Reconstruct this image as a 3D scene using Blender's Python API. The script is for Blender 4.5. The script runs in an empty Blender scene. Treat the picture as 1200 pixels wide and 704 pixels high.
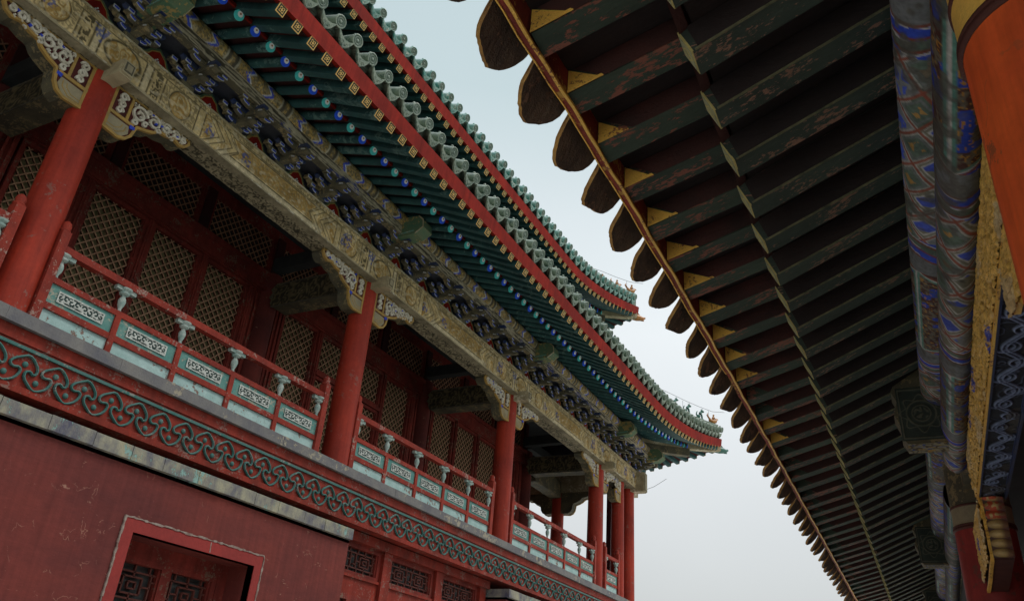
import bpy, math, random
import numpy as np
from mathutils import Vector, Matrix
random.seed(7)
R = math.radians
scn = bpy.context.scene
COL = scn.collection
EYE = 1.6            # eye height: every height below is written relative to the eye

# ------------------------------------------------------------------ camera
cd = bpy.data.cameras.new('camera')
cam = bpy.data.objects.new('camera', cd)
COL.objects.link(cam)
right = Vector((0.88620, 0.45736, 0.07399)); up = Vector((0.15934, -0.45082, 0.87828)); fwd = Vector((-0.43504, 0.76654, 0.47239))
m = Matrix((right, up, -fwd)).transposed().to_4x4()
m.translation = Vector((0, 0, EYE))
cam.matrix_world = m
cd.sensor_width = 36.0
cd.lens = 938.57 / 1200 * 36.0
cd.clip_start = 0.05; cd.clip_end = 2000
scn.camera = cam

# ------------------------------------------------------------------ sky, sun, exposure
world = bpy.data.worlds.new('World'); scn.world = world; world.use_nodes = True
nt = world.node_tree; nt.nodes.clear()
EXPO = 0.35
SUN_EL, SUN_AZ = 58, 62         # degrees; azimuth clockwise from +Y
out = nt.nodes.new('ShaderNodeOutputWorld'); bg = nt.nodes.new('ShaderNodeBackground')
sky = nt.nodes.new('ShaderNodeTexSky'); sky.sky_type = 'NISHITA'; sky.sun_disc = False
sky.sun_elevation = R(SUN_EL); sky.sun_rotation = R(SUN_AZ); sky.air_density = 1.0; sky.dust_density = 3.0
bg.inputs['Strength'].default_value = 0.12
tc = nt.nodes.new('ShaderNodeTexCoord'); sep = nt.nodes.new('ShaderNodeSeparateXYZ')
nt.links.new(tc.outputs['Generated'], sep.inputs[0])
ramp = nt.nodes.new('ShaderNodeValToRGB')           # overcast layer: grey low down, cooler higher up
cr = ramp.color_ramp
K = 1 / (.12 * 2 ** EXPO)
def skyc(r, g, b): return (r * K, g * K, b * K, 1)
cr.elements[0].position = 0.0; cr.elements[0].color = skyc(.58, .59, .575)
cr.elements[1].position = 1.0; cr.elements[1].color = skyc(1.75, 1.95, 2.05)
for (p_, c_) in ((.12, (.64, .66, .65)), (.28, (.80, .83, .835)), (.44, (.90, .945, .955)), (.56, (.80, .875, .895)), (.68, (.62, .745, .765)), (.76, (.62, .75, .775)), (.88, (1.3, 1.5, 1.56))):
    e = cr.elements.new(p_); e.color = skyc(*c_)
nt.links.new(sep.outputs['Z'], ramp.inputs[0])
nz = nt.nodes.new('ShaderNodeTexNoise'); nz.inputs['Scale'].default_value = 1.6; nz.inputs['Detail'].default_value = 4
nt.links.new(tc.outputs['Generated'], nz.inputs['Vector'])
mr = nt.nodes.new('ShaderNodeMapRange'); mr.inputs['To Min'].default_value = 0.84; mr.inputs['To Max'].default_value = 1.14
nt.links.new(nz.outputs['Fac'], mr.inputs['Value'])
mul = nt.nodes.new('ShaderNodeVectorMath'); mul.operation = 'SCALE'
nt.links.new(ramp.outputs[0], mul.inputs[0]); nt.links.new(mr.outputs[0], mul.inputs['Scale'])
mx = nt.nodes.new('ShaderNodeMix'); mx.data_type = 'RGBA'; mx.inputs['Factor'].default_value = 0.9
nt.links.new(sky.outputs[0], mx.inputs['A']); nt.links.new(mul.outputs[0], mx.inputs['B'])
nt.links.new(mx.outputs['Result'], bg.inputs['Color']); nt.links.new(bg.outputs[0], out.inputs[0])

sd = bpy.data.lights.new('sun', 'SUN'); sd.energy = 1.5; sd.angle = R(25); sd.color = (1.0, 0.95, 0.88)
sun = bpy.data.objects.new('sun', sd); COL.objects.link(sun)
az, el = R(SUN_AZ), R(SUN_EL)
sv = Vector((math.sin(az) * math.cos(el), math.cos(az) * math.cos(el), math.sin(el)))
sun.rotation_euler = sv.to_track_quat('Z', 'Y').to_euler(); sun.location = (0, 0, 30)
scn.view_settings.view_transform = 'Standard'; scn.view_settings.look = 'None'
scn.view_settings.gamma = 1.0; scn.view_settings.use_curve_mapping = False
scn.view_settings.exposure = EXPO
scn.cycles.max_bounces = 8; scn.cycles.diffuse_bounces = 6

# ------------------------------------------------------------------ materials
def s2l(*c):
    return tuple(((x / 255) / 12.92 if x / 255 <= .04045 else ((x / 255 + .055) / 1.055) ** 2.4) for x in c)

def paint(name, c1, c2=None, scale=3.0, amt=0.6, rough=0.65, bump=0.25, chip=None, chip_t=0.66, chip_scale=9, stretch=(1, 1, 1),
          fine=0.12, spec=0.25, metal=0.0, streak=0.0, crack=0.0):
    mt = bpy.data.materials.new(name); mt.use_nodes = True
    n = mt.node_tree.nodes; L = mt.node_tree.links
    b = n['Principled BSDF']; b.inputs['Roughness'].default_value = rough
    b.inputs['Specular IOR Level'].default_value = spec; b.inputs['Metallic'].default_value = metal
    g = n.new('ShaderNodeNewGeometry'); mp = n.new('ShaderNodeMapping'); mp.inputs['Scale'].default_value = stretch
    L.new(g.outputs['Position'], mp.inputs[0])
    def noise(sc, det=6, ro=.6):
        t = n.new('ShaderNodeTexNoise'); t.inputs['Scale'].default_value = sc; t.inputs['Detail'].default_value = det
        t.inputs['Roughness'].default_value = ro; L.new(mp.outputs[0], t.inputs['Vector']); return t.outputs['Fac']
    c2 = c2 or tuple(x * .55 for x in c1)
    def rng(src, a, bb, lo, hi):
        r = n.new('ShaderNodeMapRange'); r.inputs['From Min'].default_value = a; r.inputs['From Max'].default_value = bb
        r.inputs['To Min'].default_value = lo; r.inputs['To Max'].default_value = hi; L.new(src, r.inputs['Value']); return r.outputs[0]
    n1 = noise(scale)
    mxa = n.new('ShaderNodeMix'); mxa.data_type = 'RGBA'
    L.new(rng(n1, .35, .68, 0, amt), mxa.inputs['Factor'])
    mxa.inputs['A'].default_value = (*c1, 1); mxa.inputs['B'].default_value = (*c2, 1)
    col = mxa.outputs['Result']
    nf = noise(scale * 14, 3, .7)
    vm = n.new('ShaderNodeVectorMath'); vm.operation = 'SCALE'; L.new(col, vm.inputs[0])
    L.new(rng(nf, .25, .75, 1 - fine, 1 + fine), vm.inputs['Scale']); col = vm.outputs[0]
    h = nf
    if streak:
        mp2 = n.new('ShaderNodeMapping'); mp2.inputs['Scale'].default_value = (5, 5, .35); L.new(g.outputs['Position'], mp2.inputs[0])
        t3 = n.new('ShaderNodeTexNoise'); t3.inputs['Scale'].default_value = 2.4; t3.inputs['Detail'].default_value = 7; t3.inputs['Roughness'].default_value = .65; L.new(mp2.outputs[0], t3.inputs['Vector'])
        v3 = n.new('ShaderNodeVectorMath'); v3.operation = 'SCALE'; L.new(col, v3.inputs[0]); L.new(rng(t3.outputs['Fac'], .3, .7, 1 - streak, 1 + streak * .5), v3.inputs['Scale']); col = v3.outputs[0]
    if crack:
        wn = n.new('ShaderNodeTexNoise'); wn.inputs['Scale'].default_value = 2.2; wn.inputs['Detail'].default_value = 5; L.new(g.outputs['Position'], wn.inputs['Vector'])
        va = n.new('ShaderNodeVectorMath'); va.operation = 'MULTIPLY_ADD'; L.new(wn.outputs['Color'], va.inputs[0]); va.inputs[1].default_value = (1.1, 1.1, 1.1); L.new(g.outputs['Position'], va.inputs[2])
        vo = n.new('ShaderNodeTexVoronoi'); vo.feature = 'DISTANCE_TO_EDGE'; vo.inputs['Scale'].default_value = 1.5; L.new(va.outputs[0], vo.inputs['Vector'])
        c1_ = rng(vo.outputs['Distance'], .004, .009, 1, 0); c2_ = rng(noise(5, 5, .7), .55, .60, 0, crack)
        mm = n.new('ShaderNodeMath'); mm.operation = 'MULTIPLY'; L.new(c1_, mm.inputs[0]); L.new(c2_, mm.inputs[1])
        mk = n.new('ShaderNodeMix'); mk.data_type = 'RGBA'; L.new(mm.outputs[0], mk.inputs['Factor']); L.new(col, mk.inputs['A']); mk.inputs['B'].default_value = (*(chip or c2), 1); col = mk.outputs['Result']
    if chip:
        nc = noise(chip_scale, 8, .72)
        nb = noise(chip_scale * .16, 2, .5)
        ad = n.new('ShaderNodeMath'); ad.operation = 'MULTIPLY_ADD'; L.new(nb, ad.inputs[0]); ad.inputs[1].default_value = .55
        L.new(nc, ad.inputs[2])
        f = rng(ad.outputs[0], chip_t + .27, chip_t + .30, 0, 1)
        mc = n.new('ShaderNodeMix'); mc.data_type = 'RGBA'; L.new(f, mc.inputs['Factor']); L.new(col, mc.inputs['A'])
        mc.inputs['B'].default_value = (*chip, 1); col = mc.outputs['Result']
        hs = n.new('ShaderNodeMath'); hs.operation = 'SUBTRACT'; L.new(nf, hs.inputs[0]); L.new(f, hs.inputs[1]); h = hs.outputs[0]
    L.new(col, b.inputs['Base Color'])
    bp = n.new('ShaderNodeBump'); bp.inputs['Strength'].default_value = bump; bp.inputs['Distance'].default_value = .01
    L.new(h, bp.inputs['Height']); L.new(bp.outputs[0], b.inputs['Normal'])
    return mt

def painted(name, rough=.7, dirt=.35, bump=.3, scale=6, spec=.2):
    """colours come from the pattern laid on the mesh, worn by noise"""
    mt = bpy.data.materials.new(name); mt.use_nodes = True
    n = mt.node_tree.nodes; L = mt.node_tree.links
    b = n['Principled BSDF']; b.inputs['Roughness'].default_value = rough; b.inputs['Specular IOR Level'].default_value = spec
    at = n.new('ShaderNodeAttribute'); at.attribute_name = 'Col'
    g = n.new('ShaderNodeNewGeometry'); t = n.new('ShaderNodeTexNoise'); t.inputs['Scale'].default_value = scale
    t.inputs['Detail'].default_value = 8; t.inputs['Roughness'].default_value = .7; L.new(g.outputs['Position'], t.inputs['Vector'])
    r = n.new('ShaderNodeMapRange'); r.inputs['From Min'].default_value = .35; r.inputs['From Max'].default_value = .65
    r.inputs['To Min'].default_value = 1 - dirt; r.inputs['To Max'].default_value = 1 + dirt * .35; L.new(t.outputs['Fac'], r.inputs['Value'])
    vm = n.new('ShaderNodeVectorMath'); vm.operation = 'SCALE'; L.new(at.outputs['Color'], vm.inputs[0]); L.new(r.outputs[0], vm.inputs['Scale'])
    L.new(vm.outputs[0], b.inputs['Base Color'])
    t2 = n.new('ShaderNodeTexNoise'); t2.inputs['Scale'].default_value = scale * 12; t2.inputs['Detail'].default_value = 4
    L.new(g.outputs['Position'], t2.inputs['Vector'])
    bp = n.new('ShaderNodeBump'); bp.inputs['Strength'].default_value = bump; bp.inputs['Distance'].default_value = .008
    L.new(t2.outputs['Fac'], bp.inputs['Height']); L.new(bp.outputs[0], b.inputs['Normal'])
    return mt

M = dict(
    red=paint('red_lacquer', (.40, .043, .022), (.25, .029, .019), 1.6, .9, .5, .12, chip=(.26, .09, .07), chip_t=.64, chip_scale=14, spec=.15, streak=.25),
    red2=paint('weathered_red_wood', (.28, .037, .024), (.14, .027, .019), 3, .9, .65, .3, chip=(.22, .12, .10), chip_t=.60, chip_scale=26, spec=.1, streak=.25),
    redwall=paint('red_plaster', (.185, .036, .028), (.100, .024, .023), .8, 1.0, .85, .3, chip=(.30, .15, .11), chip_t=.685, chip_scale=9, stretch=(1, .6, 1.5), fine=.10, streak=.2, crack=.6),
    redframe=paint('red_window_band', (.27, .030, .026), (.19, .024, .022), 2, .7, .7, .15),
    caulk=paint('crumbled_mortar', (.36, .30, .26), (.2, .12, .1), 18, .9, .9, .8),
    redfascia=paint('red_fascia', (.25, .018, .011), (.15, .014, .011), 1.6, .9, .7, .1, spec=.05, streak=.35),
    redrail=paint('red_rail', (.35, .048, .030), (.20, .033, .025), 4, .9, .6, .25, chip=(.36, .24, .2), chip_t=.61, chip_scale=26, spec=.1, streak=.2),
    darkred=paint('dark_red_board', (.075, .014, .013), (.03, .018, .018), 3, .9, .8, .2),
    coping=paint('glazed_brick_coping', (.33, .31, .22), (.085, .085, .125), 4.5, 1.0, .75, .6, chip=(.22, .36, .33), chip_t=.62, chip_scale=12, stretch=(1, 1.2, .7)),
    ledge=paint('grey_lead_ledge', (.19, .18, .17), (.10, .10, .12), 3, .9, .7, .4, chip=(.33, .29, .22), chip_t=.60, chip_scale=10),
    teal=paint('worn_teal', (.085, .25, .23), (.17, .32, .28), 8, .9, .7, .3, chip=(.38, .38, .30), chip_t=.59, chip_scale=18),
    tealrelief=paint('teal_relief', (.035, .135, .12), (.08, .16, .15), 9, .9, .6, .3, chip=(.22, .23, .21), chip_t=.61, chip_scale=22),
    whiteboard=paint('peeling_pale_board', (.46, .62, .60), (.30, .46, .44), 5, .9, .8, .4, chip=(.24, .15, .12), chip_t=.63, chip_scale=14),
    white=paint('chipped_white', (.45, .50, .46), (.20, .33, .30), 12, .9, .7, .5),
    lattice=paint('lattice_wood', (.46, .27, .17), (.34, .18, .11), 6, .7, .8, .3),
    redin=paint('dusty_red_joinery', (.27, .045, .034), (.14, .031, .026), 3, .9, .75, .3, chip=(.20, .12, .09), chip_t=.60, chip_scale=26, spec=.1, streak=.25),
    latred=paint('red_brown_lattice', (.15, .045, .034), (.09, .03, .025)),
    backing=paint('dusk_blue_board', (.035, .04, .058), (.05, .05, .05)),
    latside=paint('lattice_side_shade', (.10, .03, .022), (.06, .02, .018)),  # darkened sides, painted shade beside each lattice strip
    tiledisc=paint('tile_end_glaze', (.10, .15, .12), (.20, .25, .19), 30, .9, .35, .5, spec=.4),
    rafedge=paint('rafter_edge_light', (.22, .21, .12), (.08, .09, .06), 20, 1.0, .8, .3),  # pale tone for light caught along the rafter edge
    latback=paint('lattice_paper', (.30, .26, .135), (.19, .165, .085), 2, .9, .9, .2),
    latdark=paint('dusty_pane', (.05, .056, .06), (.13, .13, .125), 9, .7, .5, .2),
    tan=paint('faded_khaki_paint', (.42, .36, .23), (.22, .18, .105), 5, .9, .75, .6, chip=(.55, .50, .38), chip_t=.58, chip_scale=18, stretch=(1, .4, 1)),
    dark=paint('dark_olive_paint', (.13, .115, .07), (.055, .055, .045), 5, .9, .7, .5, chip=(.24, .19, .10), chip_t=.56, chip_scale=20),
    darker=paint('sooty_beam', (.05, .055, .055), (.03, .033, .036), 4, .8, .8, .3),
    blue=paint('cobalt_paint', (.035, .075, .60), (.03, .05, .36), 8, .9, .6, .2),
    bluedk=paint('dull_blue', (.02, .04, .13), (.05, .055, .07), 5, .9, .7, .3),
    edge=paint('pale_edge_paint', (.50, .53, .56), (.34, .35, .32), 14, .8, .7, .3),
    brace=paint('ochre_edge', (.46, .28, .07), (.26, .18, .07), 10, .8, .55, .4),
    maroon=paint('maroon_ground', (.10, .02, .02), (.05, .015, .015), 8, .8, .8, .2),
    pale=paint('pale_carving', (.70, .66, .56), (.38, .33, .24), 14, .9, .7, .5),
    greenbeam=paint('green_beam_head', (.07, .15, .09), (.13, .15, .08), 5, .9, .7, .5, chip=(.32, .24, .09), chip_t=.56, chip_scale=12),
    rafter=paint('teal_rafter', (.030, .098, .098), (.018, .052, .056), 4, .9, .65, .25, chip=(.10, .18, .17), chip_t=.60, chip_scale=10),
    tealdot=paint('teal_rafter_end', (.09, .68, .66), (.08, .5, .52), 6, .5, .5, .1),
    bluedot=paint('blue_rafter_end', (.03, .13, .95), (.03, .10, .8), 6, .5, .5, .1),
    dotwhite=paint('pearl_white', (.92, .92, .90), (.8, .8, .78), 8, .5, .5, .1),
    dotrust=paint('pearl_rust', (.42, .15, .05), (.3, .1, .04), 8, .5, .6, .1),
    goldsq=paint('gilt', (.85, .52, .15), (.60, .36, .10), 20, .7, .42, .3, spec=.5),
    inksq=paint('fret_green', (.035, .045, .03), (.02, .03, .025), 9, .5, .7, .1),
    tile=paint('grey_green_glaze', (.15, .20, .15), (.28, .32, .24), 12, .9, .3, .35, chip=(.08, .13, .10), chip_t=.56, chip_scale=26, spec=.5),
    tiletop=paint('teal_glaze', (.06, .24, .21), (.30, .38, .32), 9, .9, .35, .3, chip=(.52, .54, .46), chip_t=.60, chip_scale=20, spec=.5),
    beast=paint('green_glaze_figure', (.02, .11, .085), (.05, .16, .12), 12, .7, .35, .3, spec=.5),
    amber=paint('amber_glaze', (.42, .17, .03), (.25, .09, .02), 12, .8, .35, .3, spec=.5),
    ridge=paint('ridge_tile', (.28, .16, .08), (.45, .42, .36), 4, .9, .45, .3),
    wire=paint('wire', (.10, .10, .10)),
    oldraf=paint('peeling_green_rafter', (.066, .092, .074), (.034, .047, .041), 3.0, 1.0, .75, .45, chip=(.30, .17, .12), chip_t=.60, chip_scale=46, stretch=(.3, 1.1, 1)),
    oldflr=paint('peeling_green_flying_rafter', (.062, .090, .066), (.032, .045, .036), 3.0, 1.0, .75, .5, chip=(.26, .10, .07), chip_t=.56, chip_scale=44, stretch=(.35, 1.1, 1)),
    oldboard_gapshade=paint('dark_gap_red', (.042, .031, .030), (.026, .022, .023), 3, .9, .85, .4, stretch=(.5, 2, 1)),  # boards between rafters, and the painted gap darkness on rafter sides
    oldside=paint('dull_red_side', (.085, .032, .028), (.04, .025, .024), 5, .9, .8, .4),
    olddrip=paint('grimy_tile_underside', (.17, .125, .09), (.075, .06, .052), 9, .9, .85, .7, chip=(.26, .16, .11), chip_t=.60, chip_scale=30),
    oldedge=paint('amber_tile_rim', (.50, .29, .08), (.20, .10, .04), 16, .9, .5, .4),
    oldgold=paint('worn_gilt', (.95, .58, .11), (.70, .38, .07), 8, .6, .5, .5, chip=(.30, .10, .05), chip_t=.60, chip_scale=60, spec=.4),
    oldredb=paint('worn_red_batten', (.30, .045, .03), (.12, .025, .02), 7, .9, .7, .5, chip=(.5, .28, .07), chip_t=.6, chip_scale=20),
    rafend=paint('pale_rafter_end', (.42, .42, .25), (.20, .23, .16), 14, .9, .7, .4),
    rafrim=paint('yellow_rim', (.60, .52, .20), (.36, .32, .14), 14, .8, .7, .4),
    orange=paint('lit_orange_red', (.88, .16, .035), (.60, .080, .026), 1.2, 1.0, .5, .2, spec=.3, fine=.10, streak=.38, chip=(.36, .10, .04), chip_t=.64, chip_scale=22, crack=.5),  # near column only: its stronger light is put into the colour
    crimson=paint('hall_crimson', (.34, .045, .040), (.20, .032, .03), 2, .9, .55, .2, chip=(.16, .05, .04), chip_t=.64, streak=.25),  # column red as it looks with less light; also the hall wall
    goldband=paint('lit_gilt_band', (.90, .58, .12), (.60, .40, .11), 4, .8, .45, .3, spec=.4),  # near column head, brightened in colour for the light on it
    ringb=paint('brown_ring', (.10, .035, .025), (.05, .02, .02), 6, .8, .6, .3),
    khakiband=paint('khaki_band', (.34, .29, .18), (.22, .19, .13), 5, .8, .7, .3),
    paintpat=painted('worn_painted_pattern'),
    goldpat=painted('gilt_carving', rough=.45, dirt=.3, bump=.5, scale=10, spec=.5),
    stone=paint('paving_stone', (.60, .58, .53), (.48, .46, .42), 1.2, .8, .9, .3),
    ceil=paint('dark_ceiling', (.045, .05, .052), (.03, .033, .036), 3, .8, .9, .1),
    rooftile=paint('roof_tile_field', (.10, .17, .14), (.2, .22, .18), 4, .8, .4, .2),
)

# ------------------------------------------------------------------ mesh building
BASE = {}

def link(name, me, parent, base):
    o = bpy.data.objects.new(name, me); COL.objects.link(o)
    BASE[o] = Vector(base)
    if parent is not None:
        o.parent = parent; o.location = BASE[o] - BASE[parent]
    else:
        o.location = BASE[o] + Vector((0, 0, EYE))
    return o

class MB:
    def __init__(s): s.v = []; s.f = []; s.mi = []; s.ms = []; s.cur = 0; s.sm = []; s.smooth = False
    def mat(s, key):
        mt = M[key]
        if mt not in s.ms: s.ms.append(mt)
        s.cur = s.ms.index(mt); return s
    def face(s, idx): s.f.append(idx); s.mi.append(s.cur); s.sm.append(s.smooth)
    def quadbox(s, P):                       # 8 corners: bottom ring 0-3, top ring 4-7
        b = len(s.v); s.v += [tuple(p) for p in P]
        for q in ((0, 3, 2, 1), (4, 5, 6, 7), (0, 1, 5, 4), (1, 2, 6, 5), (2, 3, 7, 6), (3, 0, 4, 7)):
            s.face([b + i for i in q])
    def box(s, x0, x1, y0, y1, z0, z1):
        s.quadbox([(x0, y0, z0), (x1, y0, z0), (x1, y1, z0), (x0, y1, z0), (x0, y0, z1), (x1, y0, z1), (x1, y1, z1), (x0, y1, z1)])
    def prism(s, pts, fr, d0, d1):           # polygon in the plane of fr=(O,U,V,N)
        O, U, V, N = fr; b = len(s.v); k = len(pts)
        for d in (d0, d1):
            s.v += [tuple(O + U * p[0] + V * p[1] + N * d) for p in pts]
        s.face(list(range(b + k - 1, b - 1, -1))); s.face(list(range(b + k, b + 2 * k)))
        for i in range(k):
            j = (i + 1) % k; s.face([b + i, b + j, b + k + j, b + k + i])
    def ribbon(s, pts, fr, w, d0, d1, closed=False):
        O, U, V, N = fr; n = len(pts); Ls = []; Rs = []
        for i in range(n):
            a = pts[i - 1] if (i or closed) else pts[i]; c = pts[(i + 1) % n] if (i < n - 1 or closed) else pts[i]
            dx, dy = c[0] - a[0], c[1] - a[1]; l = math.hypot(dx, dy) or 1
            nx, ny = -dy / l * w / 2, dx / l * w / 2
            Ls.append((pts[i][0] + nx, pts[i][1] + ny)); Rs.append((pts[i][0] - nx, pts[i][1] - ny))
        b = len(s.v)
        for i in range(n):
            for (q, d) in ((Ls[i], d0), (Rs[i], d0), (Rs[i], d1), (Ls[i], d1)):
                s.v.append(tuple(O + U * q[0] + V * q[1] + N * d))
        for i in range(n if closed else n - 1):
            j = (i + 1) % n
            for k in range(4):
                s.face([b + 4 * i + k, b + 4 * j + k, b + 4 * j + (k + 1) % 4, b + 4 * i + (k + 1) % 4])
        if not closed:
            s.face([b, b + 1, b + 2, b + 3]); e = b + 4 * (n - 1); s.face([e + 3, e + 2, e + 1, e])
    def tube(s, path, rad, seg=10, cap=True):
        b0 = len(s.v); n = len(path); path = [Vector(p) for p in path]
        for i, p in enumerate(path):
            t = (path[min(i + 1, n - 1)] - path[max(i - 1, 0)]).normalized()
            a = Vector((0, 0, 1)) if abs(t.z) < .9 else Vector((1, 0, 0))
            x = t.cross(a).normalized(); y = x.cross(t).normalized()
            r = rad[i] if isinstance(rad, (list, tuple)) else rad
            for k in range(seg):
                an = 2 * math.pi * k / seg; s.v.append(tuple(p + x * (r * math.cos(an)) + y * (r * math.sin(an))))
        for i in range(n - 1):
            for k in range(seg):
                s.face([b0 + i * seg + k, b0 + i * seg + (k + 1) % seg, b0 + (i + 1) * seg + (k + 1) % seg, b0 + (i + 1) * seg + k])
        if cap:
            s.face([b0 + k for k in range(seg)][::-1]); s.face([b0 + (n - 1) * seg + k for k in range(seg)])
    def lathe(s, prof, c, ax=(0, 0, 1), seg=24, mats=None):
        ax = Vector(ax).normalized(); a = Vector((0, 0, 1)) if abs(ax.z) < .9 else Vector((1, 0, 0))
        x = ax.cross(a).normalized(); y = ax.cross(x).normalized(); c = Vector(c); b0 = len(s.v)
        for (r, h) in prof:
            for k in range(seg):
                an = 2 * math.pi * k / seg; s.v.append(tuple(c + ax * h + x * (r * math.cos(an)) + y * (r * math.sin(an))))
        for i in range(len(prof) - 1):
            if mats: s.mat(mats[i])
            for k in range(seg):
                s.face([b0 + i * seg + k, b0 + i * seg + (k + 1) % seg, b0 + (i + 1) * seg + (k + 1) % seg, b0 + (i + 1) * seg + k])
    def ball(s, c, r, seg=10, rings=6):
        if not isinstance(r, tuple): r = (r, r, r)
        b0 = len(s.v)
        for i in range(rings + 1):
            ph = math.pi * i / rings
            for k in range(seg):
                an = 2 * math.pi * k / seg
                s.v.append((c[0] + r[0] * math.sin(ph) * math.cos(an), c[1] + r[1] * math.sin(ph) * math.sin(an), c[2] + r[2] * math.cos(ph)))
        for i in range(rings):
            for k in range(seg):
                s.face([b0 + i * seg + k, b0 + (i + 1) * seg + k, b0 + (i + 1) * seg + (k + 1) % seg, b0 + i * seg + (k + 1) % seg])
    def mesh(s, name, base=(0, 0, 0)):
        me = bpy.data.meshes.new(name)
        vs = np.array(s.v, float) - np.array(base, float)
        me.from_pydata(vs.tolist(), [], s.f)
        for mt in s.ms: me.materials.append(mt)
        me.polygons.foreach_set('material_index', s.mi)
        me.polygons.foreach_set('use_smooth', s.sm); me.update(); return me
    def build(s, name, parent, base=None, kind=None, label=None):
        if base is None: base = BASE[parent]
        o = link(name, s.mesh(name, base), parent, base)
        if kind: o['kind'] = kind
        if label: o['label'] = label
        return o

def copy_to(proto, name_parent, base):
    c = proto.copy(); COL.objects.link(c); BASE[c] = Vector(base); c.parent = name_parent; c.location = BASE[c] - BASE[name_parent]
    return c

def vnoise(x, y, seed=0):
    rs = np.random.RandomState(seed); t = rs.rand(128, 128)
    xi = np.floor(x).astype(int); yi = np.floor(y).astype(int); fx = x - xi; fy = y - yi
    fx = fx * fx * (3 - 2 * fx); fy = fy * fy * (3 - 2 * fy)
    g = lambda a, b: t[a % 128, b % 128]
    return (g(xi, yi) * (1 - fx) + g(xi + 1, yi) * fx) * (1 - fy) + (g(xi, yi + 1) * (1 - fx) + g(xi + 1, yi + 1) * fx) * fy

def lines(x, y, f, k, seed, w=.12):         # contour lines of noise read as scrolls and clouds
    n = vnoise(x * f, y * f, seed) * .7 + vnoise(x * f * 2.1 + 7, y * f * 2.1, seed + 1) * .3
    d = np.abs((n * k) % 1 - .5)
    return np.clip((w * 1.5 - d) / w + .5, 0, 1)

def surf(name, pos, nrm, us, vs, fn, parent, matkey='paintpat', base=None, label=None):
    """a patterned sheet: fn(u,v) gives colour, relief height and which cells exist"""
    U, V = np.meshgrid(us, vs, indexing='ij')
    c, h, keep = fn(U, V)
    P = pos(U, V); N = nrm(U, V); P = P + N * h[..., None]
    nu, nv = U.shape
    if base is None: base = BASE[parent]
    co = (P.reshape(-1, 3) - np.array(base, float))
    I = np.arange(nu * nv).reshape(nu, nv)
    F = np.stack([I[:-1, :-1], I[1:, :-1], I[1:, 1:], I[:-1, 1:]], -1).reshape(-1, 4)
    if keep is not None:
        k = keep.reshape(-1); F = F[k[F].all(1)]
    me = bpy.data.meshes.new(name)
    me.from_pydata(co.tolist(), [], F.tolist())
    at = me.color_attributes.new('Col', 'FLOAT_COLOR', 'POINT')
    cc = np.ones((nu * nv, 4)); cc[:, :3] = c.reshape(-1, 3); at.data.foreach_set('color', cc.ravel())
    me.materials.append(M[matkey]); me.polygons.foreach_set('use_smooth', [True] * len(me.polygons)); me.update()
    o = link(name, me, parent, base)
    if label: o['label'] = label
    return o

def planepos(O, Ud, Vd):
    O, Ud, Vd = (np.array(a, float) for a in (O, Ud, Vd))
    return lambda u, v: O + u[..., None] * Ud + v[..., None] * Vd
def const(n):
    n = np.array(n, float); return lambda u, v: np.broadcast_to(n, u.shape + (3,))
def mixc(c, col, f):
    return c * (1 - f[..., None]) + np.array(col) * f[..., None]
def sm(x, a, b):
    return np.clip((x - a) / (b - a), 0, 1)

# ------------------------------------------------------------------ the ground
g = MB(); g.mat('stone'); g.box(-400, 400, -400, 400, -EYE - .3, -EYE)
o = g.build('courtyard_paving', None, (0, 0, -EYE)); o['kind'] = 'structure'; o['label'] = 'grey stone paving of the courtyard'; o['category'] = 'ground'

def root(name, base, label, cat):
    o = bpy.data.objects.new(name, None); COL.objects.link(o); BASE[o] = Vector(base); o.location = BASE[o] + Vector((0, 0, EYE))
    o['label'] = label; o['category'] = cat; return o

# ================================================================== the pavilion on the left
PAV = root('gallery_pavilion', (-8, 9, -EYE), 'red pavilion with a railed upper gallery and two tiled eaves curling up at the corner', 'pavilion')
CX, CY = -8.0, 21.8                      # corner column
def T(side, a, o, z):                    # a = distance from the corner column along the facade, o = outward
    return Vector((CX + o, CY - a, z)) if side == 0 else Vector((CX - a, CY + o, z))
def fr(side, a, o, z):
    O = T(side, a, o, z)
    return (O, Vector((0, -1, 0)), Vector((0, 0, 1)), Vector((1, 0, 0))) if side == 0 else (O, Vector((-1, 0, 0)), Vector((0, 0, 1)), Vector((0, 1, 0)))
def fb(mb, side, a0, a1, o0, o1, z0, z1):
    p = T(side, a0, o0, z0); q = T(side, a1, o1, z1)
    mb.box(min(p.x, q.x), max(p.x, q.x), min(p.y, q.y), max(p.y, q.y), z0, z1)
COLS = [0, .8, 2.4, 7.5, 12.7, 17.95, 23.2]
SIDEC = [2.2, 6.4, 10.6]

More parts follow.
